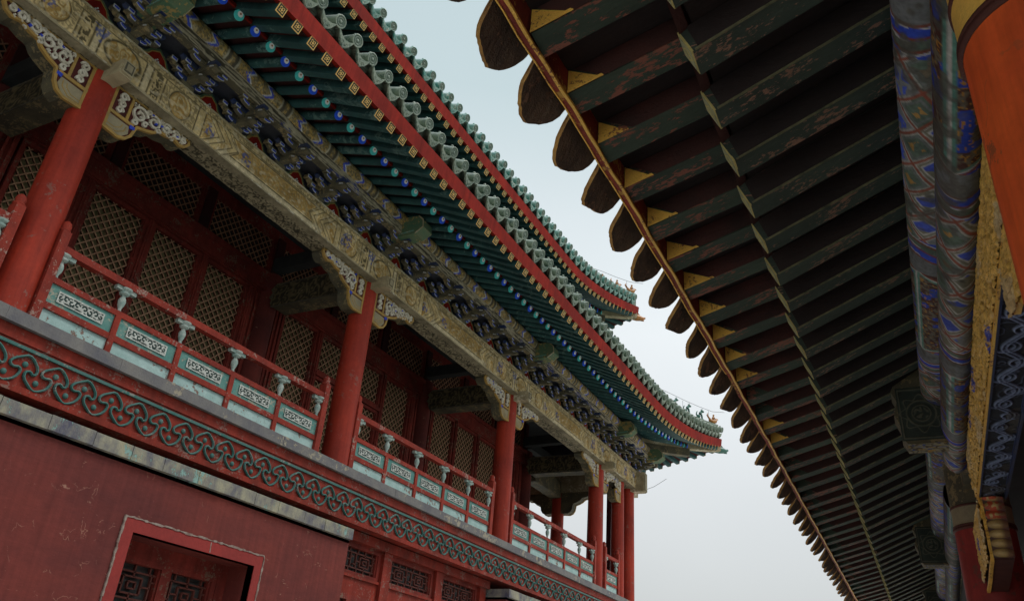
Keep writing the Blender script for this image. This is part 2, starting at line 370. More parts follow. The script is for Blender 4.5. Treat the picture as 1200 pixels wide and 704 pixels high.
# --- ground floor
def hole_wall(mb, y0, y1, z0, z1, hy0, hy1, hz0, hz1, x0, x1):
    mb.box(x0, x1, y0, hy0, z0, z1); mb.box(x0, x1, hy1, y1, z0, z1)
    mb.box(x0, x1, hy0, hy1, hz1, z1); mb.box(x0, x1, hy0, hy1, z0, hz0)
w = MB().mat('redwall'); hole_wall(w, -8, 9.15, -EYE, 2.2, 5.66, 7.45, -.1, 1.53, -8.2, -7.5)
wall = w.build('masonry_wall', PAV)
w = MB()
w.mat('redframe'); X1 = -7.488
for (a, b, c, d) in ((5.53, 5.66, -.23, 1.66), (7.45, 7.57, -.23, 1.66), (5.66, 7.45, 1.53, 1.66), (5.66, 7.45, -.23, -.1)):
    w.box(-7.6, X1, a, b, c, d)
w.mat('caulk')                           # crumbling mortar line round the band
rn = random.Random(3)
def crumb(p0, p1, n):
    pts = []
    for i in range(n + 1):
        t = i / n; pts.append((p0[0] + (p1[0] - p0[0]) * t + rn.uniform(-.006, .006), p0[1] + (p1[1] - p0[1]) * t + rn.uniform(-.006, .006)))
    for i in range(n):
        w.ribbon([pts[i], pts[i + 1]], (Vector((-7.5, 0, 0)), Vector((0, 1, 0)), Vector((0, 0, 1)), Vector((1, 0, 0))), rn.uniform(.008, .028), -.01, .016 + rn.uniform(0, .004))
crumb((5.52, -.2), (5.52, 1.67), 40); crumb((5.52, 1.67), (7.58, 1.67), 44); crumb((7.58, 1.67), (7.58, -.2), 40)
w.ribbon([(6.72, 1.54), (6.71, 1.65)], (Vector((-7.5, 0, 0)), Vector((0, 1, 0)), Vector((0, 0, 1)), Vector((1, 0, 0))), .012, 0, .014)
wf = w.build('window', PAV)
def meander(mb, y0, y1, z0, z1, x, w=.018, d=.035, cols=2):
    if z1 - z0 > .9:
        H = (z1 - z0) / 3
        for i in range(3): meander(mb, y0, y1, z0 + i * H, z0 + (i + 1) * H, x, w, d, 1)
        return
    F = (Vector((x, 0, 0)), Vector((0, 1, 0)), Vector((0, 0, 1)), Vector((1, 0, 0)))
    W = (y1 - y0) / cols; H = z1 - z0
    for c in range(cols):
        a = y0 + c * W
        P = lambda u, v: (a + u * W, z0 + v * H)
        segs = [[(0, .82), (1, .82)], [(0, .18), (1, .18)], [(.18, 0), (.18, .18)], [(.18, .82), (.18, 1)], [(.5, .82), (.5, 1)], [(.5, 0), (.5, .18)],
                [(.82, 0), (.82, .18)], [(.82, .82), (.82, 1)], [(.3, .3), (.7, .3)], [(.3, .7), (.7, .7)], [(.3, .3), (.3, .7)], [(.7, .3), (.7, .7)],
                [(.12, .18), (.12, .82)], [(.88, .18), (.88, .82)], [(.12, .5), (.3, .5)], [(.7, .5), (.88, .5)], [(.5, .18), (.5, .3)], [(.5, .7), (.5, .82)],
                [(.42, .42), (.58, .42)], [(.42, .58), (.58, .58)], [(.42, .42), (.42, .58)], [(.58, .42), (.58, .58)], [(0, .35), (.12, .35)], [(.88, .65), (1, .65)]]
        for s in segs: mb.ribbon([P(*s[0]), P(*s[1])], F, w, 0, d)
def lat_window(parent, y0, y1, z0, z1, x, cols, name='lattice_panel', pane='latdark'):
    b = MB().mat('redin')
    t = .07
    b.box(x - .05, x + .06, y0, y0 + t, z0, z1); b.box(x - .05, x + .06, y1 - t, y1, z0, z1)
    b.box(x - .05, x + .06, y0 + t, y1 - t, z1 - t, z1); b.box(x - .05, x + .06, y0 + t, y1 - t, z0, z0 + t)
    b.box(x - .05, x + .035, y0 + t, y0 + t + .025, z0 + t, z1 - t); b.box(x - .05, x + .035, y1 - t - .025, y1 - t, z0 + t, z1 - t)
    b.mat('latred'); meander(b, y0 + t, y1 - t, z0 + t, z1 - t, x - .02, cols=cols)
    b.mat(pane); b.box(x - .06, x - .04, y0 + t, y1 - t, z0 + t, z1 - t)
    return b.build(name, parent, (x, (y0 + y1) / 2, z0))
w = MB().mat('redin'); w.box(-8.1, -7.9, 5.66, 7.45, 1.38, 1.53); w.box(-8.1, -7.9, 5.66, 5.8, -.1, 1.38); w.box(-8.1, -7.9, 7.31, 7.45, -.1, 1.38)
w.build('frame', wf)
lat_window(wf, 5.8, 6.56, -.05, 1.38, -7.97, 2); lat_window(wf, 6.56, 7.31, -.05, 1.38, -7.97, 2)
b = MB()
rn = random.Random(11)
def coping(y0, y1):
    b = MB().mat('coping'); y = y0
    while y < y1 - .01:
        l = min(rn.choice((.42, .46, .5)), y1 - y)
        dz = rn.uniform(-.004, .004); dx = rn.uniform(-.004, .004)
        b.box(-8.2, -7.44 + dx, y + .003, y + l - .003, 2.205 + dz, 2.35 + dz); y += l
    b.box(-8.2, -7.50 , y0, y1, 2.16, 2.204)
    return b.build('coping', PAV)
coping(-8, 9.15); coping(13.93, 22.05)
w = MB().mat('redwall'); w.box(-8.2, -7.5, 13.93, 22.05, -EYE, 2.2); w.box(-20, -8.2, 21.4, 22.0, -EYE, 2.2); w.build('masonry_wall', PAV)
# recessed wooden front between the two walls
w = MB().mat('red2')
w.box(-8.3, -7.86, 9.15, 13.93, 2.34, 2.48); w.box(-8.3, -7.96, 9.15, 13.93, 1.60, 1.86); w.box(-8.05, -7.93, 9.15, 13.93, 1.84, 1.88)
w.box(-8.3, -7.96, 9.15, 13.93, -EYE, -.2)
for y in (9.2, 10.67, 12.22, 13.75): w.box(-8.3, -7.9, y - .11, y + .11, -EYE, 2.34)
ff = w.build('wooden_front', PAV)
for (a, b_) in ((9.31, 10.56), (10.78, 12.11), (12.33, 13.64)):
    lat_window(ff, a, b_, 1.86, 2.34, -8.02, 2, 'transom_window'); lat_window(ff, a, (a + b_) / 2, -.2, 1.6, -8.02, 2); lat_window(ff, (a + b_) / 2, b_, -.2, 1.6, -8.02, 2)

# --- hanging board with the scroll chain
def scroll_board(side, amax):
    b = MB().mat('red2')
    fb(b, side, -.33 if side == 0 else -.25, amax, -.3, .33, 2.50, 3.09)
    fb(b, side, -.38, amax, .33, .352, 2.49, 2.555); fb(b, side, -.38, amax, .33, .345, 2.86 + .105, 3.09)
    b.mat('tealrelief'); fb(b, side, -.38, amax, .33, .356, 2.905, 2.935)
    return b
sb = scroll_board(0, 30).build('scroll_board', PAV)
path = [(4.415, 2.877), (4.483, 2.839), (4.540, 2.776), (4.540, 2.715), (4.505, 2.700), (4.475, 2.728), (4.428, 2.712), (4.430, 2.648), (4.504, 2.587), (4.560, 2.553), (4.612, 2.570),
        (4.682, 2.619), (4.715, 2.697), (4.690, 2.733), (4.620, 2.712), (4.583, 2.748), (4.612, 2.795), (4.679, 2.838)]
def smoothpath(p, closed=False, it=2):
    for _ in range(it):
        q = [] if closed else [p[0]]
        n = len(p)
        for i in range(n if closed else n - 1):
            a, c = p[i], p[(i + 1) % n]
            q += [(a[0] * .75 + c[0] * .25, a[1] * .75 + c[1] * .25), (a[0] * .25 + c[0] * .75, a[1] * .25 + c[1] * .75)]
        if not closed: q.append(p[-1])
        p = q
    return p
Tp = .331
F0 = (Vector((-7.67, 0, 0)), Vector((0, 1, 0)), Vector((0, 0, 1)), Vector((1, 0, 0)))
b = MB().mat('tealrelief'); b.smooth = True
full = []
k0, k1 = -12, 52
for k in range(k0, k1): full += [(y + k * (.3313), z) for (y, z) in path]
full = smoothpath([(a, z) for (a, z) in full if a < 22.1], it=1)
b.ribbon(full, F0, .023, 0, .022); b.ribbon(full, F0, .012, .022, .029)
for k in range(k0, k1):
    for (y, z) in ((4.408, 2.779), (4.569, 2.640)):
        if y + k * .3313 < 22.1: b.ball((-7.668, y + k * .3313, z), (.022, .031, .031), 10, 6)
b.build('scroll_relief', sb)
scroll_board(1, 12).build('scroll_board', PAV)

# --- floor slab, gallery floor
b = MB().mat('ledge'); 
y = -8
while y < 22.18:
    l = min(1.3, 22.2 - y); b.box(-10.3, -7.6 + rn.uniform(-.004, .004), y + .002, y + l, 3.095, 3.225 + rn.uniform(-.003, .003)); y += l
b.box(-20, -10.3, 19.6, 22.2, 3.095, 3.22)
b.build('gallery_floor', PAV)

# --- columns
def column(parent, p, z0, z1, r, key, name='column'):
    b = MB().mat(key); b.smooth = True
    prof = [(r * (1.0 - .10 * t), z0 + (z1 - z0) * t) for t in [i / 8 for i in range(9)]]
    b.lathe(prof, (p[0], p[1], 0), seg=40)
    return b.build(name, parent, (p[0], p[1], z0))
column(PAV, T(0, 0, 0, 0), 3.2, 6.40, .20, 'red')
for a in COLS[1:]: column(PAV, T(0, a, 0, 0), 3.2, 6.40, .215 if a > 1 else .19, 'red')
for a in SIDEC: column(PAV, T(1, a, 0, 0), 3.2, 6.40, .2, 'red')
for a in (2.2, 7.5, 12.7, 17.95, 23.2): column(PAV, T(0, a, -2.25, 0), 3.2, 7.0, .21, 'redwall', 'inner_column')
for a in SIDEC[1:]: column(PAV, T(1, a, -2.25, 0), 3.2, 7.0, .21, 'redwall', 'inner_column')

b = MB().mat('darkred'); fb(b, 1, .32, .62, -.06, .06, 3.22, 6.4); b.build('screen_post', PAV, T(1, .45, 0, 3.22))

# --- carved fret plaque, baluster vase (shared meshes)
def plaquefn(u, v):
    W, H = .56, .125
    x = u / W; y = v / H; m_ = np.abs(x - .5)
    c = np.zeros(u.shape + (3,)) + np.array((.60, .62, .58))
    holes = np.zeros(u.shape)
    for (cx_, cy_, r_, k) in ((.42, .55, .028, 1), (.30, .45, .027, -1), (.18, .58, .027, 1), (.07, .5, .02, -1)):
        for s in (0, 1):
            X = (m_ - (.5 - cx_)) * W if s == 0 else (m_ - (.5 - cx_)) * W
            Y = (y - cy_) * H; rr = np.hypot(X, Y); an = np.arctan2(Y * k, X)
            holes = np.maximum(holes, ((np.abs(rr - r_ * (.75 + an * .10)) < .0095) & (an > -2.2)).astype(float))
    holes = np.maximum(holes, lines(u, v, 24, 2.2, 5, .2) * ((np.abs(y - .5) > .24)))
    brd = (u < .016) | (u > W - .016) | (v < .014) | (v > H - .014)
    holes = np.where(brd, 0, holes)
    c = mixc(c, (.02, .05, .045), sm(holes, .3, .7)); return c, .008 * (1 - holes), None
class Box_: pass
def rail_bay(side, a0, a1, n):
    """railing between two end posts at a0<a1"""
    base = T(side, (a0 + a1) / 2, .15, 3.225)
    b = MB().mat('redrail')
    fb(b, side, a0 + .05, a1 - .05, .10, .20, 4.10, 4.18)
    fb(b, side, a0 + .05, a1 - .05, .115, .185, 3.745, 3.81)
    fb(b, side, a0 + .05, a1 - .05, .115, .185, 3.455, 3.525)
    ra = b.build('railing', PAV, base)
    L = (a1 - a0) / n
    proto = getattr(rail_bay, 'p%d' % side, None)
    for i, a in enumerate((a0, a1)):
        p = MB().mat('redrail'); fb(p, side, a - .05, a + .05, .08, .21, 3.225, 4.33)
        p.smooth = True; c = T(side, a, .145, 0)
        p.lathe([(0.0, 4.47), (.02, 4.465), (.045, 4.44), (.055, 4.40), (.045, 4.37), (.062, 4.35), (.062, 4.33), (0, 4.33)], (c.x, c.y, 0), seg=14)
        p.build('post', ra, T(side, a, .145, 3.225))
    for i in range(n + 1):
        a = a0 + i * L
        if 0 < i < n:
            p = MB().mat('redrail'); fb(p, side, a - .035, a + .035, .11, .19, 3.225, 3.745); p.build('post', ra, T(side, a, .15, 3.225))
        av = a + (.085 if i == 0 else -.085 if i == n else 0)
        vb = T(side, av, .15, 3.81)
        if not hasattr(rail_bay, 'vase'):
            p = MB().mat('white'); p.smooth = True
            p.lathe([(0, 0), (.030, 0), (.022, .02), (.018, .035), (.038, .085), (.045, .13), (.035, .165), (.022, .185), (.026, .2)], vb, seg=14)
            p.lathe([(.03, .2), (.055, .212), (.06, .235), (.04, .25), (.06, .262), (.075, .285), (.0, .29)], vb, seg=14)
            p.smooth = False
            p.box(vb.x - .03, vb.x + .03, vb.y - .13, vb.y + .13, vb.z + .245, vb.z + .289)
            rail_bay.vase = p.build('baluster_vase', ra, vb)
        else: copy_to(rail_bay.vase, ra, vb)
    for i in range(n):
        aa = a0 + i * L + (.05 if i == 0 else .035); ab = a0 + (i + 1) * L - (.05 if i == n - 1 else .035)
        p = MB().mat('teal'); fb(p, side, aa, ab, .135, .165, 3.525, 3.745)
        p.mat('redrail')
        pn = p.build('panel', ra, T(side, (aa + ab) / 2, .15, 3.525))
        pb = T(side, (aa + ab) / 2, .17, 3.572)
        if side == 0 and ab - aa > .65:
            if not hasattr(rail_bay, 'plq'):
                rail_bay.plq = surf('fret_plaque', planepos(pb - Vector((0, .28, 0)), (0, 1, 0), (0, 0, 1)), const((1, 0, 0)), np.linspace(0, .56, 90), np.linspace(0, .125, 24), plaquefn, pn, base=pb)
            else: copy_to(rail_bay.plq, pn, pb)
        p = MB().mat('whiteboard'); fb(p, side, aa, ab, .13, .16, 3.225, 3.455); p.build('skirting_board', ra, T(side, (aa + ab) / 2, .14, 3.225))
for (y0, y1, n) in ((-1.1, 3.52, 5), (4.05, 8.45, 5), (9.25, 13.65, 5), (14.5, 18.98, 5), (19.68, 20.62, 1)):
    rail_bay(0, CY - y1, CY - y0, n)
rail_bay(1, .3, 1.9, 2); rail_bay(1, 2.5, 6.1, 4)

# --- inner lattice wall of the gallery
def diag_lattice(mb, side, a0, a1, z0, z1, o, pitch=.100, w=.021, d=.014):
    F = fr(side, 0, o, 0)
    for sgn in (1, -1):
        c = (z0 - a1 if sgn > 0 else z0 + a0); cend = (z1 - a0 if sgn > 0 else z1 + a1)
        while c < cend:
            pts = []                     # z = sgn*a + c
            for a in (a0, a1):
                z = sgn * a + c
                if z0 <= z <= z1: pts.append((a, z))
            for z in (z0, z1):
                a = (z - c) * sgn
                if a0 < a < a1: pts.append((a, z))
            if len(pts) >= 2:
                pts = [pts[0], pts[-1]] if len(pts) == 2 else sorted(pts)[::len(pts) - 1]
                if math.hypot(pts[0][0] - pts[1][0], pts[0][1] - pts[1][1]) > .02:
                    dd = 0 if sgn > 0 else .006
                    mb.mat('latside'); mb.ribbon(pts, F, w, dd - .012, dd + d); mb.mat('lattice'); mb.ribbon(pts, F, w * .92, dd + d, dd + d + .003)  # dark sides and light front put the strip's shading into colour
            c += pitch * math.sqrt(2)
def door_leaf(parent, side, a0, a1, z0, z1, o, back='latback', name='lattice_leaf'):
    b = MB().mat('redin'); t = .06
    fb(b, side, a0, a0 + t, o - .03, o + .05, z0, z1); fb(b, side, a1 - t, a1, o - .03, o + .05, z0, z1)
    fb(b, side, a0 + t, a1 - t, o - .03, o + .05, z1 - t, z1); fb(b, side, a0 + t, a1 - t, o - .03, o + .05, z0, z0 + t)
    fb(b, side, a0 + t, a0 + t + .02, o - .03, o + .03, z0 + t, z1 - t); fb(b, side, a1 - t - .02, a1 - t, o - .03, o + .03, z0 + t, z1 - t)
    b.mat('lattice'); diag_lattice(b, side, a0 + t + .02, a1 - t - .02, z0 + t, z1 - t, o - .02)
    b.mat(back); fb(b, side, a0 + t, a1 - t, o - .075, o - .065, z0 + t, z1 - t)
    return b.build(name, parent, T(side, (a0 + a1) / 2, o, z0))
def inner_bay(side, a0, a1, n, kind=0):
    o = -2.3
    b = MB().mat('redin')
    fb(b, side, a0, a1, o - .1, o + .12, 6.60, 6.98); fb(b, side, a0, a1, o - .1, o + .155, 6.62, 6.70); fb(b, side, a0, a1, o - .1, o + .17, 6.90, 6.99)
    fb(b, side, a0, a0 + .42, o - .1, o + .06, 3.225, 6.60); fb(b, side, a1 - .42, a1, o - .1, o + .06, 3.225, 6.60)
    for q in (a0 + .27, a0 + .36, a1 - .27, a1 - .36): fb(b, side, q - .02, q + .02, o + .06, o + .09, 3.225, 6.60)
    fb(b, side, a0 + .42, a1 - .42, o - .1, o + .06, 3.225, 3.55)
    fb(b, side, a0, a1, o - .1, o + .05, 7.80, 8.2)
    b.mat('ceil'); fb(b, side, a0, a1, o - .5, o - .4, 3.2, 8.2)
    w = b.build('lattice_wall', PAV, T(side, (a0 + a1) / 2, o, 3.225))
    L = (a1 - a0 - .84) / n
    for i in range(n):
        p = a0 + .42 + i * L
        m_ = MB().mat('redin'); fb(m_, side, p - .045, p + .045, o - .05, o + .085, 3.55, 6.6); fb(m_, side, p - .012, p + .012, o + .085, o + .1, 3.55, 6.6); m_.build('mullion', w, T(side, p, o, 3.55))
        if kind and i in (n - 2, n - 3):
            door_leaf(w, side, p + .045, p + L - .045, 3.55, 5.72, o); door_leaf(w, side, p + .045, p + L - .045, 5.80, 6.60, o, name='transom_leaf')
            m_ = MB().mat('redin'); fb(m_, side, p + .045, p + L - .045, o - .03, o + .1, 5.72, 5.80); m_.build('rail', w, T(side, p, o, 5.72))
        else: door_leaf(w, side, p + .045, p + L - .045, 3.55, 6.60, o)
    L = (a1 - a0) / 3
    for i in range(3):
        p = a0 + i * L
        m_ = MB().mat('darkred'); fb(m_, side, p - .09, p + .09, o - .05, o + .10, 6.99, 7.8); m_.build('mullion', w, T(side, p, o, 6.99))
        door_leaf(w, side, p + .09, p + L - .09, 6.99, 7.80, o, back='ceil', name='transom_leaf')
inner_bay(0, 2.3, 7.5, 4); inner_bay(0, 7.5, 12.7, 4, 1); inner_bay(0, 12.7, 17.95, 4); inner_bay(0, 17.95, 23.2, 4)
inner_bay(1, 2.3, 6.4, 3); inner_bay(1, 6.4, 10.6, 3)
b = MB().mat('ceil'); b.box(-10.7, -8.15, -8, 21.6, 7.95, 8.05); b.box(-20, -10.7, 19.2, 21.6, 7.95, 8.05); b.build('gallery_ceiling', PAV)
w = MB().mat('redwall'); w.box(-20, -10.75, -8, 19.1, -EYE, 10.2); w.build('core_wall', PAV)

# --- dark cross beams from inner to outer columns
def crossbeam(side, a):
    base = T(side, a, -1.2, 6.25)
    b = MB().mat('dark'); O = T(side, a - .17, 0, 0)
    F = (T(side, a - .17, 0, 0), (T(side, 0, 1, 0) - T(side, 0, 0, 0)), Vector((0, 0, 1)), (T(side, 1, 0, 0) - T(side, 0, 0, 0)))
    prof = [(-1.98, 6.34), (-1.90, 6.25), (-.2, 6.22), (-.2, 6.70), (-1.90, 6.72), (-2.02, 6.62), (-1.97, 6.55), (-2.03, 6.46), (-1.96, 6.40)]
    b.prism(prof, F, 0, .34)
    cb = b.build('cross_beam', PAV, base)
    def fn(u, v):
        l = lines(u, v, 9, 3, 21, .16); c = np.zeros(u.shape + (3,)) + np.array((.045, .04, .028)); c = mixc(c, (.16, .13, .07), l)
        e = (v < .03) | (v > .43); c = mixc(c, (.12, .11, .09), e * .8); return c, l * .008, None
    surf('painted_face', planepos(T(side, a - .002 + .17 + .006, -1.93, 6.24), tuple(T(side, 0, 1, 0) - T(side, 0, 0, 0)), (0, 0, 1)), const(tuple(T(side, 1, 0, 0) - T(side, 0, 0, 0))), np.linspace(0, 1.7, 100), np.linspace(0, .46, 30), fn, cb)
    b = MB().mat('darker'); fb(b, side, a - .1, a + .1, -2.2, -.15, 7.1, 7.35); b.build('upper_cross_beam', PAV, base)
for a in COLS[2:]: crossbeam(0, a)
for a in SIDEC: crossbeam(1, a)

# --- main carved beam (architrave) bay by bay
KH = np.array((.62, .475, .24)); KD = np.array((.10, .08, .042)); KG = np.array((.38, .22, .05)); KL = np.array((.66, .57, .39))
def ln(d, w):                             # soft line of half width w
    return np.clip(1.5 - np.abs(d) / w, 0, 1)
def arch_fn(L, first):
    H = .44
    def fn(u, v):
        s = np.minimum(u, L - u); y = v / H
        n = vnoise(u * 9, v * 9, 3); n2 = vnoise(u * 40, v * 40, 4); n3 = vnoise(u * 2.3, v * 3, 9)
        c = np.zeros(u.shape + (3,)) + KH; c = c * (.72 + .5 * n[..., None]); h = np.zeros(u.shape)
        tex = lines(u, v, 12, 3.0, 31, .15)           # cloud scrolls
        brk = lines(u, v, 20, 2.4, 37, .18)
        yy = y - .46
        G = np.zeros(u.shape); D = np.zeros(u.shape); B = np.zeros(u.shape); Wh = np.zeros(u.shape)
        # collar on the column
        m1 = s < .30
        D = np.maximum(D, (brk > .6) * .22); D = np.maximum(D, m1 * ln(np.hypot(s / .24, yy / .36) - 1, .09)); G = np.maximum(G, m1 * (np.hypot(s / .24, yy / .36) < .92) * tex)
        for q, wd in ((.30, .012), (.40, .012), (.60, .010), (1.14, .010), (1.26, .010)): D = np.maximum(D, ln(s - q, wd))
        Wh = np.maximum(Wh, ((s > .31) & (s < .39)) * .6)
        # little writing-like column
        m2 = (s > .42) & (s < .58); D = np.maximum(D, m2 * (brk > .5) * (np.abs(s - .5) < .06))
        # roundel
        m3 = (s > .62) & (s < 1.12); rr = np.hypot(s - .87, (y - .44) * H)
        D = np.maximum(D, m3 * ln(rr - .165, .010)); G = np.maximum(G, m3 * ln(rr - .148, .008)); G = np.maximum(G, m3 * (rr < .135) * tex)
        D = np.maximum(D, m3 * (rr > .18) * brk * .6)
        # nested chevrons
        m4 = (s > 1.26) & (s < 2.0); q = s - 1.26 - .55 * (.5 - np.abs(yy)) * 1.0
        ch = np.zeros(u.shape)
        for k in (0.0, .10, .24, .34): ch = np.maximum(ch, ln(q - k, .011))
        D = np.maximum(D, m4 * ch); G = np.maximum(G, m4 * (q > .13) * (q < .22) * .6 * brk); G = np.maximum(G, m4 * (q < -.03) * tex)
        # central panel
        m5 = (s > 1.55); q5 = s - 1.75 - .30 * np.clip(.5 - np.abs(yy) * 1.6, 0, 1)
        box = np.minimum(np.minimum(q5, (.30 - np.abs(y - .50)) * H * 1.2), 9)
        D = np.maximum(D, m5 * ln(box, .010)); G = np.maximum(G, m5 * ln(box - .025, .007)); G = np.maximum(G, m5 * (box > .035) * np.maximum(tex, brk * .7))
        D = np.maximum(D, m5 * (box > .035) * (1 - tex) * .45)
        Wh = np.maximum(Wh, m5 * (box < -.012) * (y < .2) * .7)
        # upper border strip
        top = y > .86
        for M_ in (D, G, Wh): M_[top] *= .0
        D = np.maximum(D, ln((y - .85) * H, .007)); D = np.maximum(D, top * brk * .7); D = np.maximum(D, top * (n3 > .6) * .3)
        # scraps of cobalt still left in places
        B = ((vnoise(u * 3.1, v * 5, 51) > .80) & (n2 > .45) & ~top & (y > .25) & (y < .8)).astype(float)
        c = mixc(c, KL, np.clip(Wh, 0, 1)); c = mixc(c, KD, np.clip(D * .95, 0, 1)); c = mixc(c, KG, np.clip(G * .85, 0, 1)); c = mixc(c, (.05, .09, .32), B * .75)
        c = mixc(c, KL, sm(vnoise(u * 14, v * 30, 77), .72, .8) * .5)
        h = .009 * np.clip(G, 0, 1) - .010 * np.clip(D, 0, 1)
        return c, h, None
    return fn
def soff_fn(u, v):
    l = lines(u, v, 14, 3, 61, .16); c = np.zeros(u.shape + (3,)) + np.array((.36, .31, .20)); c = mixc(c, (.08, .07, .045), l)
    e = (v < .02) | (v > .28); c = mixc(c, (.30, .26, .17), e * .9); c = c * (.7 + .5 * vnoise(u * 6, v * 6, 8)[..., None]); return c, -l * .006, None
def architrave(side, a0, a1, fine=True):
    base = T(side, (a0 + a1) / 2, .1, 6.39)
    b = MB().mat('tan'); fb(b, side, a0, a1, -.13, .285, 6.395, 6.93)
    ar = b.build('carved_beam', PAV, base)
    ud = tuple(T(side, 1, 0, 0) - T(side, 0, 0, 0)); nd = tuple(T(side, 0, 1, 0) - T(side, 0, 0, 0)); L = a1 - a0
    st = .0095 if fine else .03
    # rounded face: the arris at top and bottom rolls back
    O = np.array(T(side, a0, .297, 6.39)); U_ = np.array(ud); N_ = np.array(nd)
    def pos(u, v):
        t = v / .54; r = .035 * (np.clip((.12 - t) / .12, 0, 1) ** 2 + np.clip((t - .90) / .10, 0, 1) ** 2)
        return O + u[..., None] * U_ + v[..., None] * np.array((0, 0, 1.)) - r[..., None] * N_
    f0 = arch_fn(L, 0)
    surf('painted_face', pos, const(nd), np.linspace(0, L, int(L / st)), np.linspace(0, .54, int(.54 / st) + 2), lambda u, v: f0(u, v * .44 / .50), ar)
    surf('painted_soffit', planepos(T(side, a0, -.13, 6.385), ud, nd), const((0, 0, -1)), np.linspace(0, L, int(L / st / 1.3)), np.linspace(0, .41, int(.41 / st / 1.2)), soff_fn, ar)
for i in range(len(COLS) - 1):
    if i == 0: continue
    architrave(0, COLS[i] if i > 1 else 0, COLS[i + 1]) if i > 1 else architrave(0, 0, COLS[2])
architrave(1, .3, 2.2, False); architrave(1, 2.2, 6.4, False); architrave(1, 6.4, 10.6, False)

# --- beam ends poking out of the columns
def carved_block(name, side, a, o0, o1, z0, z1, w, key='tan', face='khakiband'):
    b = MB().mat(key)
    fb(b, side, a - w, a + w, o0, o1 - .03, z0, z1); fb(b, side, a - w + .015, a + w - .015, o1 - .03, o1, z0 + .015, z1 - .015)
    b.mat('dark'); fb(b, side, a - w + .03, a + w - .03, o1, o1 + .006, z0 + .035, z1 - .035)
    b.mat(face); fb(b, side, a - w + .05, a + w - .05, o1 + .006, o1 + .012, z0 + .055, z1 - .055)
    return b.build(name, PAV, T(side, a, o0, z0))
for a in COLS[2:]: carved_block('beam_end', 0, a, .1, .52, 6.26, 6.46, .085)
for a in SIDEC: carved_block('beam_end', 1, a, .1, .50, 6.26, 6.46, .085)
carved_block('beam_end', 0, 0, .1, .55, 6.30, 6.86, .13); carved_block('beam_end', 1, 0, .1, .55, 6.30, 6.86, .13)
for a in COLS[2:] + [0]:
    b = MB().mat('greenbeam')
    F = (T(0, a - .13, 0, 0), Vector((1, 0, 0)), Vector((0, 0, 1)), Vector((0, -1, 0)))
    prof = [(.2, 7.12), (.95, 7.16), (1.10, 7.26), (1.08, 7.40), (.98, 7.50), (.2, 7.55)]
    b.prism(prof, F, 0, .26); b.mat('tan'); b.ribbon([(p[0] - .012 * (p[0] > .9), p[1]) for p in prof[1:5]], F, .02, -.006, .002); b.ribbon([(.3, 7.33), (1.08, 7.33)], F, .018, -.006, .002)
    b.ribbon([(p[0], p[1]) for p in prof[1:5]], F, .02, .258, .266)
    b.mat('teal'); b.ribbon([(.4, 7.2), (.92, 7.22)], F, .02, .258, .264)
    b.build('beam_head', PAV, T(0, a, .2, 7.12))

